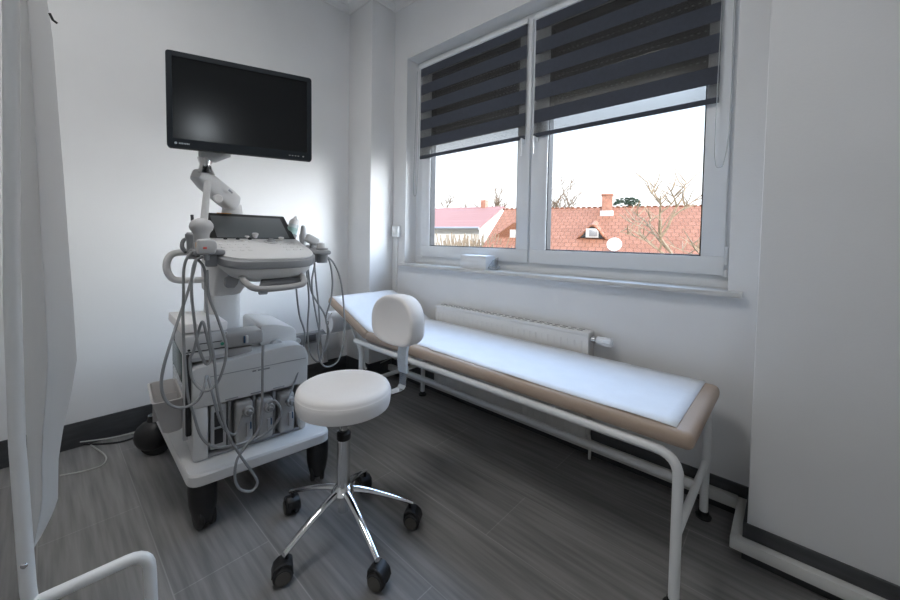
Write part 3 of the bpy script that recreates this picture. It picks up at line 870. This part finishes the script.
# ------------------------------------------------------------------ probes (transducers), their cables and connectors
def path(pts, y, r=.0052, mb=None, k=6):
    mb = mb or MB(); Q = []
    for p in pts: Q.append(aP(p[0], p[1], p[2] if len(p) > 2 else y))
    return mb.tube(Q, r, 8, smooth=k)


def connector(par, px, py, yl=.11, lay=False):
    """rectangular plug with a round locking knob and a lever"""
    c0 = aP(px, py, yl)
    if not lay:
        b = MB().box(c0+my_*.01, (.068, .07, .185), .012, mtx=MR, seg=3).build('connector', M['conn'], par)
        k_ = c0 + zv*.055 + mx_*.012 - my_*.026
        mb = MB().lathe([(.022, 0), (.022, .018), (.018, .022), (.012, .022)], k_, -my_, 20); mb.build('strain_relief', M['conn'], b)
        MB().lathe([(.011, .0), (.012, .012), (.009, .03)], k_-my_*.012, -my_, 12).build('cable_boot', M['grey'], b)
        MB().box(c0 - zv*.03 + mx_*.012 - my_*.03, (.016, .012, .065), .005, mtx=MR).build('lock_lever', M['conn'], b)
        MB().box(c0 - zv*.015 + mx_*.022 - my_*.028, (.006, .012, .03), .002, mtx=MR).build('lever_tip', M['blue'], b)
    else:
        b = MB().box(c0+my_*.04, (.155, .13, .062), .014, mtx=MR, seg=3).build('connector', M['conn'], par)
        MB().box(c0 + my_*-.026 + mx_*.005, (.012, .016, .035), .004, mtx=MR).build('lock_lever', M['mach'], b)
        MB().box(c0 + my_*-.026 - mx_*.004, (.007, .014, .032), .002, mtx=MR).build('lever_tip', M['blue'], b)
    return b


PG = 'ultrasound probes parked on the machine'
# endocavity probe standing in the front left holder
pb = thing('ultrasound_probe', 'pale rod shaped ultrasound probe standing upright on a bulbous handle at the machine\'s left', 'ultrasound probe', P(-.228, .02, 1.13), PG)
h0 = aP(201.5, 240, .02)
MB().lathe([(.020, -.05), (.025, -.02), (.026, .0), (.027, .02), (.030, .03), (.038, .04), (.041, .052), (.039, .064), (.031, .076), (.019, .082), (.012, .085)], h0, n=30).build('handle', M['mach2'], pb)
MB().tube([aP(203.5, 226, .02), aP(206, 200, .03), aP(207.5, 185, .03), aP(208, 181, .03)], .0125, 14, radii=[.0135, .0125, .0125, .011]).build('rod', M['mach'], pb)
MB().box(aP(197, 245, .0)-my_*.012, (.012, .004, .02), .001, mtx=MR).build('orientation_mark', M['orange'], pb)
path([(196, 250, .0), (189, 255), (184, 268), (183.5, 295), (183, 320), (185, 365), (188, 397), (193, 412), (201, 436), (215, 447), (242, 443.5), (268, 432), (281, 413), (275, 401), (268, 404)], -.01).build('cable', M['cable'], pb)
connector(pb, 264, 417)
# convex probe with a red print
pb = thing('ultrasound_probe', 'boxy pale grey probe head with red print at the machine\'s left tray', 'ultrasound probe', P(-.2, -.01, 1.15), PG)
h0 = aP(207.5, 247.5, -.055)
MB().prism([h0+mx_*a+zv*b for a, b in ((-.032, -.026), (.026, -.026), (.034, .0), (.030, .024), (.01, .034), (-.030, .030))], my_*.05, .009, 3).build('probe_head', M['mach2'], pb)
MB().box(h0+mx_*-.008+my_*-.0005-zv*.002, (.012, .002, .008), .0004, mtx=MR).build('print', M['red'], pb)
MB().lathe([(.012, 0), (.009, -.03)], h0-zv*.02+my_*.02, n=12).build('strain_relief', M['grey'], pb)
path([(203, 257), (196, 260), (192.5, 272), (191.5, 292), (194, 318), (198, 345), (206, 364), (211, 357), (208, 341), (203, 322), (199, 330, .02), (194, 350, .03), (190, 360, .03), (193, 380, .02), (206, 391), (219, 380), (226.5, 350), (219, 322), (209, 296), (207, 270)], -.03).build('cable', M['cable'], pb)
# long looped cable: runs from the left bracket to a connector lying on the body top
pb = thing('ultrasound_probe', 'dark grey probe hanging behind the left tray, its cable looping below the base', 'ultrasound probe', P(-.23, .14, 1.13), PG)
MB().lathe([(.012, -.05), (.018, -.02), (.02, .03), (.024, .04), (.024, .052), (.016, .06)], aP(192, 247, .13), n=18).build('handle', M['grey'], pb)
path([(192, 256, .10), (204, 268, .02), (206, 300), (210, 335), (214, 358), (218, 397), (228, 434), (240, 455), (254, 475), (257, 484), (251, 491), (240, 489), (235, 478), (237, 460), (246, 446), (258, 430), (262, 405), (262.5, 375), (263, 345)], -.045).build('cable', M['cable'], pb)
connector(pb, 244, 338, .15, True)
MB().box(aP(240, 352, .16)+my_*.05, (.10, .12, .05), .01, mtx=MR).build('connector', M['conn'], pb)
# left cable crossing down into the bin side, front connector
pb = thing('ultrasound_probe', 'slim dark grey probe at the back of the left tray, cable hanging over the bin', 'ultrasound probe', P(-.235, .2, 1.13), PG)
MB().lathe([(.010, -.04), (.014, -.02), (.016, .03), (.013, .045), (.005, .05)], aP(197, 248, .17), n=16).build('handle', M['dgrey'], pb)
path([(197, 257, .1), (190, 285, .06), (180, 315, .02), (170, 345), (163, 370), (161.5, 388), (167, 402), (180, 408), (196, 402), (204, 388), (207, 376, .03), (212, 392), (222, 425), (235, 434, .03), (243, 415, .06)], -.02).build('cable', M['cable'], pb)
connector(pb, 243.5, 421)
# right holder
pb = thing('ultrasound_probe', 'slim pointed grey probe standing in the right holder beside the gel bottle', 'ultrasound probe', P(.25, .19, 1.13), PG)
h0 = aP(303, 237, .19)
MB().lathe([(.012, -.05), (.017, -.02), (.019, .005), (.014, .025), (.011, .05), (.007, .058)], h0, n=18).build('probe_head', M['mach2'], pb)
path([(304, 250, .18), (308, 268, .10), (311, 290, .06), (317, 302), (325, 316), (327.5, 335), (323, 352), (318, 362), (310, 352), (307.5, 330), (309, 300), (307, 275), (305, 258, .12)], .04, .0042).build('cable', M['cable'], pb)
pb = thing('ultrasound_probe', 'wide pale grey probe lying tilted in the middle of the right holder', 'ultrasound probe', P(.255, .11, 1.13), PG)
h0 = aP(312, 240, .11)
MB().box(h0, (.066, .035, .04), .010, mtx=MR @ Matrix.Rotation(.45, 3, 'Y'), seg=3).build('probe_head', M['mach2'], pb)
MB().lathe([(.012, 0), (.010, -.04)], h0-zv*.012, n=12).build('strain_relief', M['grey'], pb)
path([(313, 250, .1), (316, 280, .05), (319.5, 320), (318, 352), (325, 366.5), (338, 361), (344, 340), (344, 310), (340.5, 280), (333, 262), (324, 255)], .03, .0042).build('cable', M['cable'], pb)
pb = thing('ultrasound_probe', 'small whitish knob shaped probe at the front of the right holder', 'ultrasound probe', P(.26, .04, 1.13), PG)
h0 = aP(321, 247, .04)
MB().lathe([(.012, -.035), (.017, -.02), (.021, .005), (.019, .018), (.010, .022)], h0, n=20).build('probe_head', M['mach2'], pb)
path([(321, 253, .04), (329, 260), (332.5, 280), (331, 299), (326, 318), (329, 334), (324.5, 351), (320, 335), (313.5, 300), (312, 280), (314, 262), (297, 272, .10), (296.5, 290, .10), (299.5, 315, .10), (305, 336, .12), (300, 365, .11), (291, 392, .08), (287, 402, .06)], .03, .0042).build('cable', M['cable'], pb)
connector(pb, 285.5, 411)

# gel bottle in the rear right corner of the console
gb = thing('gel_bottle', 'clear gel bottle with white cap behind the right end of the touch panel', 'bottle', P(.2, .31, 1.13), None)
g0 = aP(290.5, 236, .30); gd = (aP(297.5, 211, .30)-g0).normalized()
MB().lathe([(.02, 0), (.024, .004), (.025, .055), (.022, .065)], g0, gd, 22).build('bottle_body', M['gel'], gb)
MB().lathe([(.0253, .012), (.0255, .045), (.0253, .0455)], g0, gd, 22).build('bottle_label', M['gellabel'], gb)
MB().lathe([(.024, .063), (.025, .072), (.019, .088), (.010, .094), (.008, .104), (.004, .108)], g0, gd, 22).build('cap', M['vinyl'], gb)
MB().lathe([(.029, -.05), (.030, .012), (.027, .012), (.026, -.04)], g0, gd, 22).build('bottle_holder', M['grey'], us)

# thermal printer on the body's left, paper pad on top
pt = thing('thermal_printer', 'grey thermal printer with green button on the left of the machine top', 'printer', P(-.2, .28, .675))
mb = mbox(-.283, -.125, .14, .50, .660, .775, .008).build('housing', M['mach2'], pt)
mb2 = MB(); mbox(-.278, -.13, .136, .142, .705, .7085, .0, mb=mb2); mbox(-.25, -.15, .137, .142, .735, .738, 0, mb=mb2); mb2.build('paper_slot', M['black'], mb)
MB().lathe([(.007, 0), (.007, .004), (.005, .005)], P(-.148, .14, .724), -my_, 14).build('button', M['green'], mb)
MB().lathe([(.005, 0), (.005, .004), (.004, .005)], P(-.268, .14, .716), -my_, 12).build('button', M['black'], mb)
MB().prism([P(-.268, .135, .68), P(-.14, .135, .68), P(-.14, .132, .70), P(-.268, .132, .70)], my_*.006, .001).build('tray_flap', M['mach'], mb)
pp = MB(); T = MR @ Matrix.Rotation(.06, 3, 'Y') @ Matrix.Rotation(.05, 3, 'Z')
pp.box(P(-.215, .33, .80), (.17, .33, .038), .004, mtx=T)
pp = pp.build('paper_pad', M['vinyl'], loc=P(-.215, .33, .78)); tag(pp, 'thick white pad of paper lying on top of the grey printer', 'paper pad')

# storage bin on the left side
bn = thing('storage_bin', 'taupe plastic bin hooked on the machine\'s left side above the rear caster', 'bin', P(-.34, .3, .38))
def ring(z, x0, x1, y0, y1, r=.02): return [P(p.x+.004, p.y-.05, z+.02) for p in rpoly([(x0, y0), (x1, y0), (x1, y1), (x0, y1)], r, 4)]
mb = MB().loft([ring(.362, -.352, -.295, .21, .41), ring(.37, -.36, -.291, .20, .42), ring(.50, -.392, -.291, .185, .46), ring(.505, -.396, -.291, .181, .464), ring(.505, -.388, -.297, .189, .456), ring(.376, -.354, -.297, .208, .412)])
mb.build('shell', M['bin'], bn)
mbox(-.381, -.296, .268, .273, .398, .51, .001).build('divider', M['bin'], bn)

# ------------------------------------------------------------------ privacy screen at the left edge
ps_ = thing('privacy_screen', 'white tube privacy screen with hanging cloth at the left edge', 'privacy screen', (-.02, 1.25, 0))
p0, p1, p2, p3 = atD(11, 0, .80), atD(12, 300, .80), atD(28, 588, .80), atD(33, 600, .80)
gx, gy = p3.x, p3.y
top = Vector((p0.x, p0.y, 1.90))
pole = MB().tube([(gx, gy, .0), (gx, gy, .36), p2, (p1+p2)/2 + Vector((-.004, .004, 0)), p1, p0, top], .0128, 16).build('pole', M['tubew'], ps_)
bo = MB(); q = atD(25, 565, .783); bo.lathe([(.0, 0), (.006, .001), (.006, .004), (.003, .005)], q, (-.6, -.8, 0), 14); bo.build('bolt', M['chrome'], pole)
MB().lathe([(.0135, 0), (.0145, .003), (.0145, .022), (.0135, .025)], (gx, gy, .385), n=18).build('clamp', M['black'], pole)
f1, f2 = atD(130, 559, .90), atD(152, 575, .90)
foot = bend([(gx, gy, .40), (f2.x, f1.y-.01, f1.z+.005), (f2.x+.005, f2.y-.01, 0)], .045)
MB().tube(foot, .013, 14).build('foot_tube', M['tubew'], ps_)
far = Vector((.02, 1.95, 0))
# hanging cloth: left and right outlines follow the folds
Rt = [(0, 47), (40, 53), (100, 57.5), (180, 64), (250, 69), (300, 73), (360, 77), (395, 71), (430, 63), (460, 58.5), (500, 58), (515, 52), (535, 42), (548, 34)]
Lf = [(0, 16), (100, 18), (200, 20), (300, 22), (400, 25), (500, 29), (548, 33)]
def interp(T, y):
    for a, b in zip(T, T[1:]):
        if y <= b[0]: return a[1]+(b[1]-a[1])*(y-a[0])/(b[0]-a[0])
    return T[-1][1]
ct = MB(); rows = []; nx = 44; ny = 60
for i in range(ny+1):
    y = -46 + 594*i/ny; yy = max(0, y); l, r_ = interp(Lf, yy), interp(Rt, yy); row = []
    for j in range(nx+1):
        u = j/nx; px = l+(r_-l)*u
        k_ = .36 + .10*math.sin(y*.004)
        dep = (.93 - .05*u/k_ if u < k_ else .88 + .27*(u-k_)/(1-k_)) + .006*math.sin(u*13+1+y*.004)
        row.append(atD(px, y, dep))
    rows.append(row)
ct._add([p for r_ in rows for p in r_], [(i*(nx+1)+j, i*(nx+1)+j+1, (i+1)*(nx+1)+j+1, (i+1)*(nx+1)+j) for i in range(ny) for j in range(nx)])
MB().tube([top] + [p.copy() for p in rows[0][2:]], .009, 12).build('top_rail', M['tubew'], ps_)
co_ = ct.build('curtain', M['curtain'], ps_, angle=180)
part(co_, 'white gathered cloth of the screen')
hk = MB(); q = atD(53, 22, .985); hk.tube([q+Vector((-.006, 0, .02)), q+Vector((0, 0, .005)), q+Vector((.008, 0, 0))], .003, 6); hk.build('hook', M['black'], ps_)

# cables on the floor
fc = MB()
pts = [(-20, 468), (0, 463.5), (33, 457), (67, 447), (84, 442.5), (97, 449), (106, 457), (102, 465), (84, 471), (60, 475.5)]
fc.tube([onZ(a, b, .004) for a, b in pts], .0035, 8, smooth=6)
o = fc.build('floor_cable', M['wcable'], loc=onZ(97, 449, 0)); tag(o, 'thin pale cable looping on the floor behind the screen', 'cable')
fc = MB(); fc.tube([onZ(a, b, .006) for a, b in ((66, 446), (82, 444.5), (100, 444), (120, 442), (136, 437), (150, 432))], .005, 8, smooth=6)
o = fc.build('floor_cable', M['black'], loc=onZ(100, 444, 0)); tag(o, 'black cable along the skirting toward the rear caster', 'cable')
fc = MB(); fc.tube([onY(80, 442, 2.86), onY(100, 439.5, 2.86), onY(115, 437, 2.86), onY(137, 432, 2.86), onY(150, 428, 2.86)], .0035, 8, smooth=6)
o = fc.build('wall_cable', M['wcable'], loc=onY(100, 440, 2.86)); tag(o, 'pale cable running in front of the back wall skirting', 'cable')
fc = MB()
fc.tube([Vector((1.60, 2.80, .004)), onZ(352, 376, .004), onZ(372, 367, .03), Vector((1.86, 2.30, .25)), onZ(383, 360, .05), onZ(388, 374, .006), onZ(398, 372, .004), onZ(420, 369, .004)], .004, 8, smooth=6)
o = fc.build('floor_cable', M['wcable'], loc=(1.85, 2.3, 0)); tag(o, 'pale cable dangling to the floor beneath the couch head', 'cable')

# added globe out of view: weak fill, mirrored as the monitor's bright blob
lp = thing('added_globe', 'unseen glowing globe added behind the camera for fill and a screen reflection', 'lamp', (-.9, -1.3, 2.15))
dq = sight(203, 131); qs = EYE + dq*((mc-EYE).dot(mn)/dq.dot(mn)); vr = (qs-EYE).normalized(); vr = vr - mn*2*vr.dot(mn)
LPOS = qs + vr*2.9
gm_ = MB().ball(LPOS, .10, n=24)
ME = bpy.data.materials.new('added_globe_glow'); ME.use_nodes = True; eb = ME.node_tree.nodes['Principled BSDF']
eb.inputs['Emission Color'].default_value = (.86, .94, 1, 1); eb.inputs['Emission Strength'].default_value = 20.0
gm_.build('globe', ME, lp)
MB().lathe([(.05, 0), (.05, .02), (.012, .03), (.012, ZC-LPOS.z-.10)], LPOS+zv*.10, n=20).build('stem', M['tubew'], lp)

cl = thing('added_fill_panel', 'unseen square glowing panel added under the ceiling to brighten the room', 'ceiling light', (.08, 1.3, ZC))  # added fill light, kept out of view overhead
MB().span((-.27, .95, ZC-.05), (.43, 1.65, ZC), .006).build('frame', M['tubew'], cl)
MC = bpy.data.materials.new('fill_panel_glow'); MC.use_nodes = True; eb = MC.node_tree.nodes['Principled BSDF']
eb.inputs['Emission Color'].default_value = (1, .985, .97, 1); eb.inputs['Emission Strength'].default_value = 18.0
MB().span((-.24, .98, ZC-.054), (.40, 1.62, ZC-.049)).build('diffuser', MC, cl)

# ------------------------------------------------------------------ outside
GZ = -4.2
struct(MB().span((6, -60, GZ-.3), (120, 90, GZ)).build('ground', M['earth']), 'ground outside')
def roofquad(mb, a, b, c, d, thick=.12):
    """a,b along the eave, c,d along the ridge; UV in metres"""
    a, b, c, d = map(Vector, (a, b, c, d)); ux = (b-a).normalized(); uy = ((d-a)-ux*(d-a).dot(ux)).normalized(); n_ = ux.cross(uy)
    if n_.z < 0: n_ = -n_
    uv = [((p-a).dot(ux), (p-a).dot(uy)) for p in (a, b, c, d)]
    mb.quad((a, b, c, d), uv)
    for p, q in ((a, b), (b, c), (c, d), (d, a)): mb.quad((p, q, q-n_*thick, p-n_*thick), [(0, 0), (1, 0), (1, .1), (0, .1)])
    mb.quad((d-n_*thick, c-n_*thick, b-n_*thick, a-n_*thick), uv[::-1])


hb_ = thing('neighbour_house', 'long house with orange tiled roof and eyebrow dormer outside the right window', 'house', (20, 6, GZ))
ax_ = Vector((.31, -.951, 0)).normalized(); back = Vector((.951, .31, 0)).normalized()
R1 = atD(505, 209, 22.); ZRG = R1.z
L1, L2 = R1, R1 + ax_*17
run, zE = 4.7, .42
e1, e2 = L1-back*run+ax_*0, L2-back*run
e1.z = e2.z = zE
rf = MB(); roofquad(rf, e1, e2, L2, L1)
k1, k2 = L1+back*run, L2+back*run; k1.z = k2.z = zE; roofquad(rf, k2, k1, L1, L2)
for i in range(60):
    p = L1+ax_*(17*(i+.5)/60); rf.ball(p+zv*.0, .07, (1.6, 1.6, .9), 8)
rf = rf.build('roof', M['tiles'], hb_)
wl = MB(); a0, a1 = e1+back*.35+ax_*.2, e2+back*.35-ax_*.2; b0_, b1 = k1-back*.35+ax_*.2, k2-back*.35-ax_*.2
for p in (a0, a1, b0_, b1): p.z = 0
A = [Vector((p.x, p.y, GZ)) for p in (a0, a1, b1, b0_)]; T_ = [Vector((p.x, p.y, zE+.1)) for p in (a0, a1, b1, b0_)]
wl.loft([A, T_])
for s0, s1, top_ in ((T_[0], T_[3], L1+ax_*.2), (T_[1], T_[2], L2-ax_*.2)):
    wl.prism([s0, s1, Vector((top_.x, top_.y, ZRG-.15))], ax_*(.1 if top_ == L1 else -.1))
wl.build('house_wall', M['oldwall'], hb_)
gt = MB(); gt.tube([e1-back*.08-zv*.05, e2-back*.08-zv*.05], .09, 10); gt.build('gutter', M['gutter'], hb_)
def roofpt(px, py, lift=0):
    n_ = ax_.cross((L1-e1).normalized());
    if n_.z < 0: n_ = -n_
    d = sight(px, py); return EYE + d*((e1+n_*lift-EYE).dot(n_)/d.dot(n_))
# chimney
cp = roofpt(607, 211, 0)
ch = MB().box(cp+zv*.05, (.5, .5, 1.5), .02, rz=math.atan2(ax_.y, ax_.x)); ch.box(cp+zv*.82, (.58, .58, .09), .02, rz=math.atan2(ax_.y, ax_.x)); ch = ch.build('chimney', M['brick'], hb_)
MB().box(cp-zv*.42-back*.22, (.62, .62, .8), .02, rz=math.atan2(ax_.y, ax_.x)).build('chimney_flashing', M['render'], hb_)
# eyebrow dormer
dl, dr, dt = roofpt(576.5, 238, .02), roofpt(608, 239.5, .02), roofpt(596, 219, .03)
mid = (dl+dr)/2; dm = MB(); rings = []
NN = 14
for t in (0, .25, .5, .75, 1.0):
    row = []
    for k in range(NN+1):
        u = k/NN; base = dl.lerp(dr, u); hgt = .62*math.sin(PI*u)**1.6
        pf = base + zv*hgt - back*.05
        row.append(pf.lerp(dt.lerp(base, .0)+zv*.02, t))
    rings.append(row)
vs_ = [p for r_ in rings for p in r_]; L_ = NN+1
dm._add(vs_, [(i*L_+j, i*L_+j+1, (i+1)*L_+j+1, (i+1)*L_+j) for i in range(4) for j in range(NN)])
uvl = dm.bm.loops.layers.uv.verify()
for f in dm.bm.faces:
    for lp_ in f.loops: lp_[uvl].uv = (lp_.vert.co.dot(ax_), lp_.vert.co.z*1.3)
dm = dm.build('dormer', M['tiles'], hb_)
sm = dm.modifiers.new('thickness', 'SOLIDIFY'); sm.thickness = .06
fw = MB(); fw.prism([dl.lerp(dr, .06+.88*k/12)+zv*(.54*math.sin(PI*(.06+.88*k/12))**1.6) for k in range(13)], back*.05); fw = fw.build('dormer_front', M['black'], dm)
MB().box(mid+zv*.26-back*.03, (.55, .05, .42), .01, rz=math.atan2(ax_.y, ax_.x)).build('dormer_window', M['render'], dm)
MB().box(mid+zv*.26-back*.05+ax_*.05, (.36, .05, .30), .01, rz=math.atan2(ax_.y, ax_.x)).build('dormer_pane', M['gutter'], dm)
# satellite dish
sd = thing('satellite_dish', 'round white satellite dish at the eave of the orange roof', 'satellite dish', (0, 0, 0)); 
q = roofpt(614.5, 245, .5); sd.location = q; ROOT[sd.name] = q.copy()
MB().lathe([(.01, 0), (.15, .02), (.26, .05), (.29, .08), (.28, .085), (.15, .03), (.01, .02)], q, (-.85, -.2, .35), 28).build('dish', M['vinyl'], sd)
MB().tube([q, q+back*.3-zv*.35], .03, 8).build('mast', M['gutter'], sd)

# pink roofed house farther left
hh = thing('neighbour_house', 'house with pink sheet roof and white gable seen through the left window', 'house', (22, 17, GZ))
r0, r1_ = atD(420, 209, 33), atD(504, 206, 29)
r0.z = r1_.z = (r0.z+r1_.z)/2
dx = (r1_-r0).normalized(); bk = Vector((-dx.y, dx.x, 0));
if bk.x < 0: bk = -bk
d = sight(480, 227.5); n_ = Vector((bk.x, bk.y, -.0))
e_r = r1_ - bk*3.4; e_r.z = EYE.z
# eave end at the pixel where the verge meets the gutter
t_ = None
for s in [x*.05 for x in range(20, 160)]:
    c_ = r1_ - bk*s; dd = c_-EYE; depth = dd.dot(F); xx = dd.dot(RX)/depth*FPX+450
    if xx <= 480: t_ = s; break
t_ = t_ or 4.
e_r = r1_-bk*t_; dd = e_r-EYE; hd = Vector((dd.x, dd.y, 0)); sd_ = Vector((d.x, d.y, 0)); e_r.z = EYE.z + d.z*(hd.length/sd_.length)
e_l = e_r - dx*(r1_-r0).length
rf = MB(); roofquad(rf, e_l, e_r, r1_, r0)
kr, kl = r1_+bk*t_, r0+bk*t_; kr.z = kl.z = e_r.z; roofquad(rf, kr, kl, r0, r1_)
rf.build('roof', M['metroof'], hh)
wl = MB(); a0, a1, b0_, b1 = e_l+bk*.3, e_r+bk*.3-dx*.15, kl-bk*.3, kr-bk*.3-dx*.15
wl.loft([[Vector((p.x, p.y, GZ)) for p in (a0, a1, b1, b0_)], [Vector((p.x, p.y, e_r.z)) for p in (a0, a1, b1, b0_)]])
wl.prism([Vector((a1.x, a1.y, e_r.z)), Vector((b1.x, b1.y, e_r.z)), Vector((r1_.x, r1_.y, r1_.z-.12))-dx*.15], -dx*.2)
wl.build('house_wall', M['render'], hh)
MB().tube([e_l-bk*.08-zv*.06, e_r-bk*.08-zv*.06], .1, 8).build('gutter', M['gutter'], hh)
cq = r0.lerp(r1_, .79); MB().box(cq+zv*.15, (.45, .45, .75), .02).build('chimney', M['brick'], hh)
for f_ in (.25, .55, .8):
    w0 = a0.lerp(a1, f_); MB().box(Vector((w0.x, w0.y, -.6))-bk*.02, (.06, 1.0, 1.3), .01, rz=math.atan2(bk.y, bk.x)).build('window', M['gutter'], hh)
# small second dormer on the orange house, visible in the left pane
q = roofpt(511, 237, 0)
d2 = MB(); d2.prism([q-ax_*.9, q+ax_*1.2, q+ax_*.15+zv*.75], back*1.2, .01); d2.build('dormer', M['tiles'], hb_)
MB().box(q+zv*.16-back*.03+ax_*.2, (.5, .06, .42), .01, rz=math.atan2(ax_.y, ax_.x)).build('dormer_window', M['render'], hb_)


# trees
def tree(name, label, base, height, spread, seed, material, levels=4, r0=.16, lean=(0, 0), first=.35):
    rnd = random.Random(seed); mb = MB()
    def grow(p, d, ln, r, lv):
        pts = [p]; q = p.copy(); dd = d.copy(); n_ = 4
        for k in range(n_):
            dd = (dd + Vector((rnd.uniform(-.22, .22), rnd.uniform(-.22, .22), rnd.uniform(-.05, .15)))).normalized(); q = q + dd*ln/n_; pts.append(q.copy())
        mb.tube(pts, r, 5 if lv > 1 else 3, radii=[r, r*.85, r*.72, r*.6, r*.45])
        if lv == 0: return
        for k in range(4 if lv > 1 else 5):
            s = pts[rnd.randint(2, 4)]; a = rnd.uniform(0, 2*PI); el = rnd.uniform(.25, 1.0)
            nd = (dd*.45 + Vector((math.cos(a)*spread, math.sin(a)*spread, el))*.8).normalized()
            grow(s, nd, ln*rnd.uniform(.5, .72), r*.66, lv-1)
    base = Vector(base)
    grow(base, Vector((lean[0], lean[1], 1)).normalized(), height*first, r0, levels)
    o = mb.build(name, material, loc=base); return tag(o, label, 'tree', 'bare trees outside the window')


def g(px, py, D): p = atD(px, py, D); return (p.x, p.y, GZ)
tree('bare_tree', 'bare leafless tree rising behind the left part of the pink roof', g(449, 215, 40), 15.5, .8, 3, M['bark'], 4, .2)
tree('bare_tree', 'bare leafless tree rising behind the gable end of the pink roof', g(496, 215, 42), 15.5, .8, 11, M['bark'], 4, .22)
tree('bare_tree', 'faint low bare tree between the two taller ones behind the pink roof', g(474, 215, 45), 12.5, 1.0, 23, M['bark'], 4, .14)
tree('bare_tree', 'bare tree peeking over the left end of the orange roof', g(553, 212, 40), 15, .8, 5, M['bark'], 4, .18)
tree('bare_tree', 'pale bare tree in front of the orange roof at the right', g(673, 250, 11.5), 11.5, 1.3, 31, M['twig'], 4, .11)
pn = MB(); rnd = random.Random(5); bp_ = Vector(g(630, 205, 38))
tk_ = thing('pine_tree', 'dark green pine crown showing above the orange roof ridge', 'tree', bp_)
zt_ = atD(630, 203, 38).z
MB().tube([bp_, Vector((bp_.x, bp_.y, zt_))], .18, 8).build('trunk', M['bark'], tk_)
for i in range(150):
    a = rnd.uniform(0, 2*PI); rr_ = rnd.uniform(0, 1.5); pn.ball((bp_.x+rr_*math.cos(a), bp_.y+rr_*math.sin(a), zt_+rnd.uniform(-.9, .5)), rnd.uniform(.08, .26), (1, 1, .6), 6)
pn.build('crown', M['needle'], tk_)
# bushes by the pink house
for i, (px, D, lab) in enumerate(((455, 20, 'twiggy brown bush below the gutter of the pink roofed house'), (480, 19, 'yellowish bare bush in front of the white gable wall'))):
    b_ = MB(); rnd = random.Random(40+i); bp_ = Vector(g(px, 240, D))
    for k in range(240):
        a = rnd.uniform(0, 2*PI); e = rnd.uniform(1.15, 1.52); l_ = rnd.uniform(4.0, 5.8); q = Vector((math.cos(a)*math.cos(e), math.sin(a)*math.cos(e), math.sin(e)))
        b_.tube([bp_, bp_+q*l_*.5, bp_+q*l_+Vector((rnd.uniform(-.4, .4), rnd.uniform(-.4, .4), 0))], .03, 3)
    o = b_.build('bare_bush', M['twig'], loc=bp_); tag(o, lab, 'bush')

# ------------------------------------------------------------------ light
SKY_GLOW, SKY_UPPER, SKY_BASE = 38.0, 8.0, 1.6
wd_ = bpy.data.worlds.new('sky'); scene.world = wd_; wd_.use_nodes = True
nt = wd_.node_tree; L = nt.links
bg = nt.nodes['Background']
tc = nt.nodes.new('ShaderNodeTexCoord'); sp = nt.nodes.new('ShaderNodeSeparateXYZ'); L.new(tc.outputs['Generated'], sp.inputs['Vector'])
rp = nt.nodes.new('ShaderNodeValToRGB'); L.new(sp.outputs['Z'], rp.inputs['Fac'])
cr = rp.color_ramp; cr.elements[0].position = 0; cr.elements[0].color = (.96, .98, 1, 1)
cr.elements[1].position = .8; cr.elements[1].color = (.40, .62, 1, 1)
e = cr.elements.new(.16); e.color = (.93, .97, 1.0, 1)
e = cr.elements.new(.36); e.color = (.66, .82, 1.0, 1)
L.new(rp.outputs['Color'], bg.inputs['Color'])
# unseen glow added low in the south-east to light the room, luminous upper sky in the east, duller towards the west and north
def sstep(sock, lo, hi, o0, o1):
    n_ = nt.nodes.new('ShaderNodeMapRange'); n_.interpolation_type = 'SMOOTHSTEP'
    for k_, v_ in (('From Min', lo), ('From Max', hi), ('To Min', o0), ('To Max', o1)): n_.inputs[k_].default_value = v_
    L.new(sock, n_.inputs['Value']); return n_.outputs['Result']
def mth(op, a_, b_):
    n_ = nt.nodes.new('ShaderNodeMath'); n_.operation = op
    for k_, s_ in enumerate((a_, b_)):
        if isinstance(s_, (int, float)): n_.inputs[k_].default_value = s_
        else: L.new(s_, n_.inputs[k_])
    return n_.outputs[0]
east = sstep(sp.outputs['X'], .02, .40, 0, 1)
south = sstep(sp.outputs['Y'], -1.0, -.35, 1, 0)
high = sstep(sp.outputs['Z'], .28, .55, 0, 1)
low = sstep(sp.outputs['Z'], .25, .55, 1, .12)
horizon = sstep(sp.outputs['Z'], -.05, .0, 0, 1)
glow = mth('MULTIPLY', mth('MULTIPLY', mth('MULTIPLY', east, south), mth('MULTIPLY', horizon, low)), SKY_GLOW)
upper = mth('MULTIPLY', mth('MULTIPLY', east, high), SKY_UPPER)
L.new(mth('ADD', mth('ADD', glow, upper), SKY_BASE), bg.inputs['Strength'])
sun = bpy.data.lights.new('sun', 'SUN'); so = bpy.data.objects.new('sun', sun); COL.objects.link(so)
sun.energy = 4.3; sun.angle = .02; sun.color = (1, .94, .86)
so.rotation_euler = Vector((.80, .42, -.62)).to_track_quat('-Z', 'Y').to_euler()

vs = scene.view_settings
scene.display_settings.display_device = 'sRGB'
vs.view_transform = 'Standard'; vs.look = 'None'; vs.gamma = 1; vs.exposure = 0.0; vs.use_curve_mapping = False
cy = scene.cycles
cy.max_bounces = 14; cy.diffuse_bounces = 8; cy.transparent_max_bounces = 16; cy.caustics_reflective = False; cy.caustics_refractive = False
cy.sample_clamp_indirect = 8
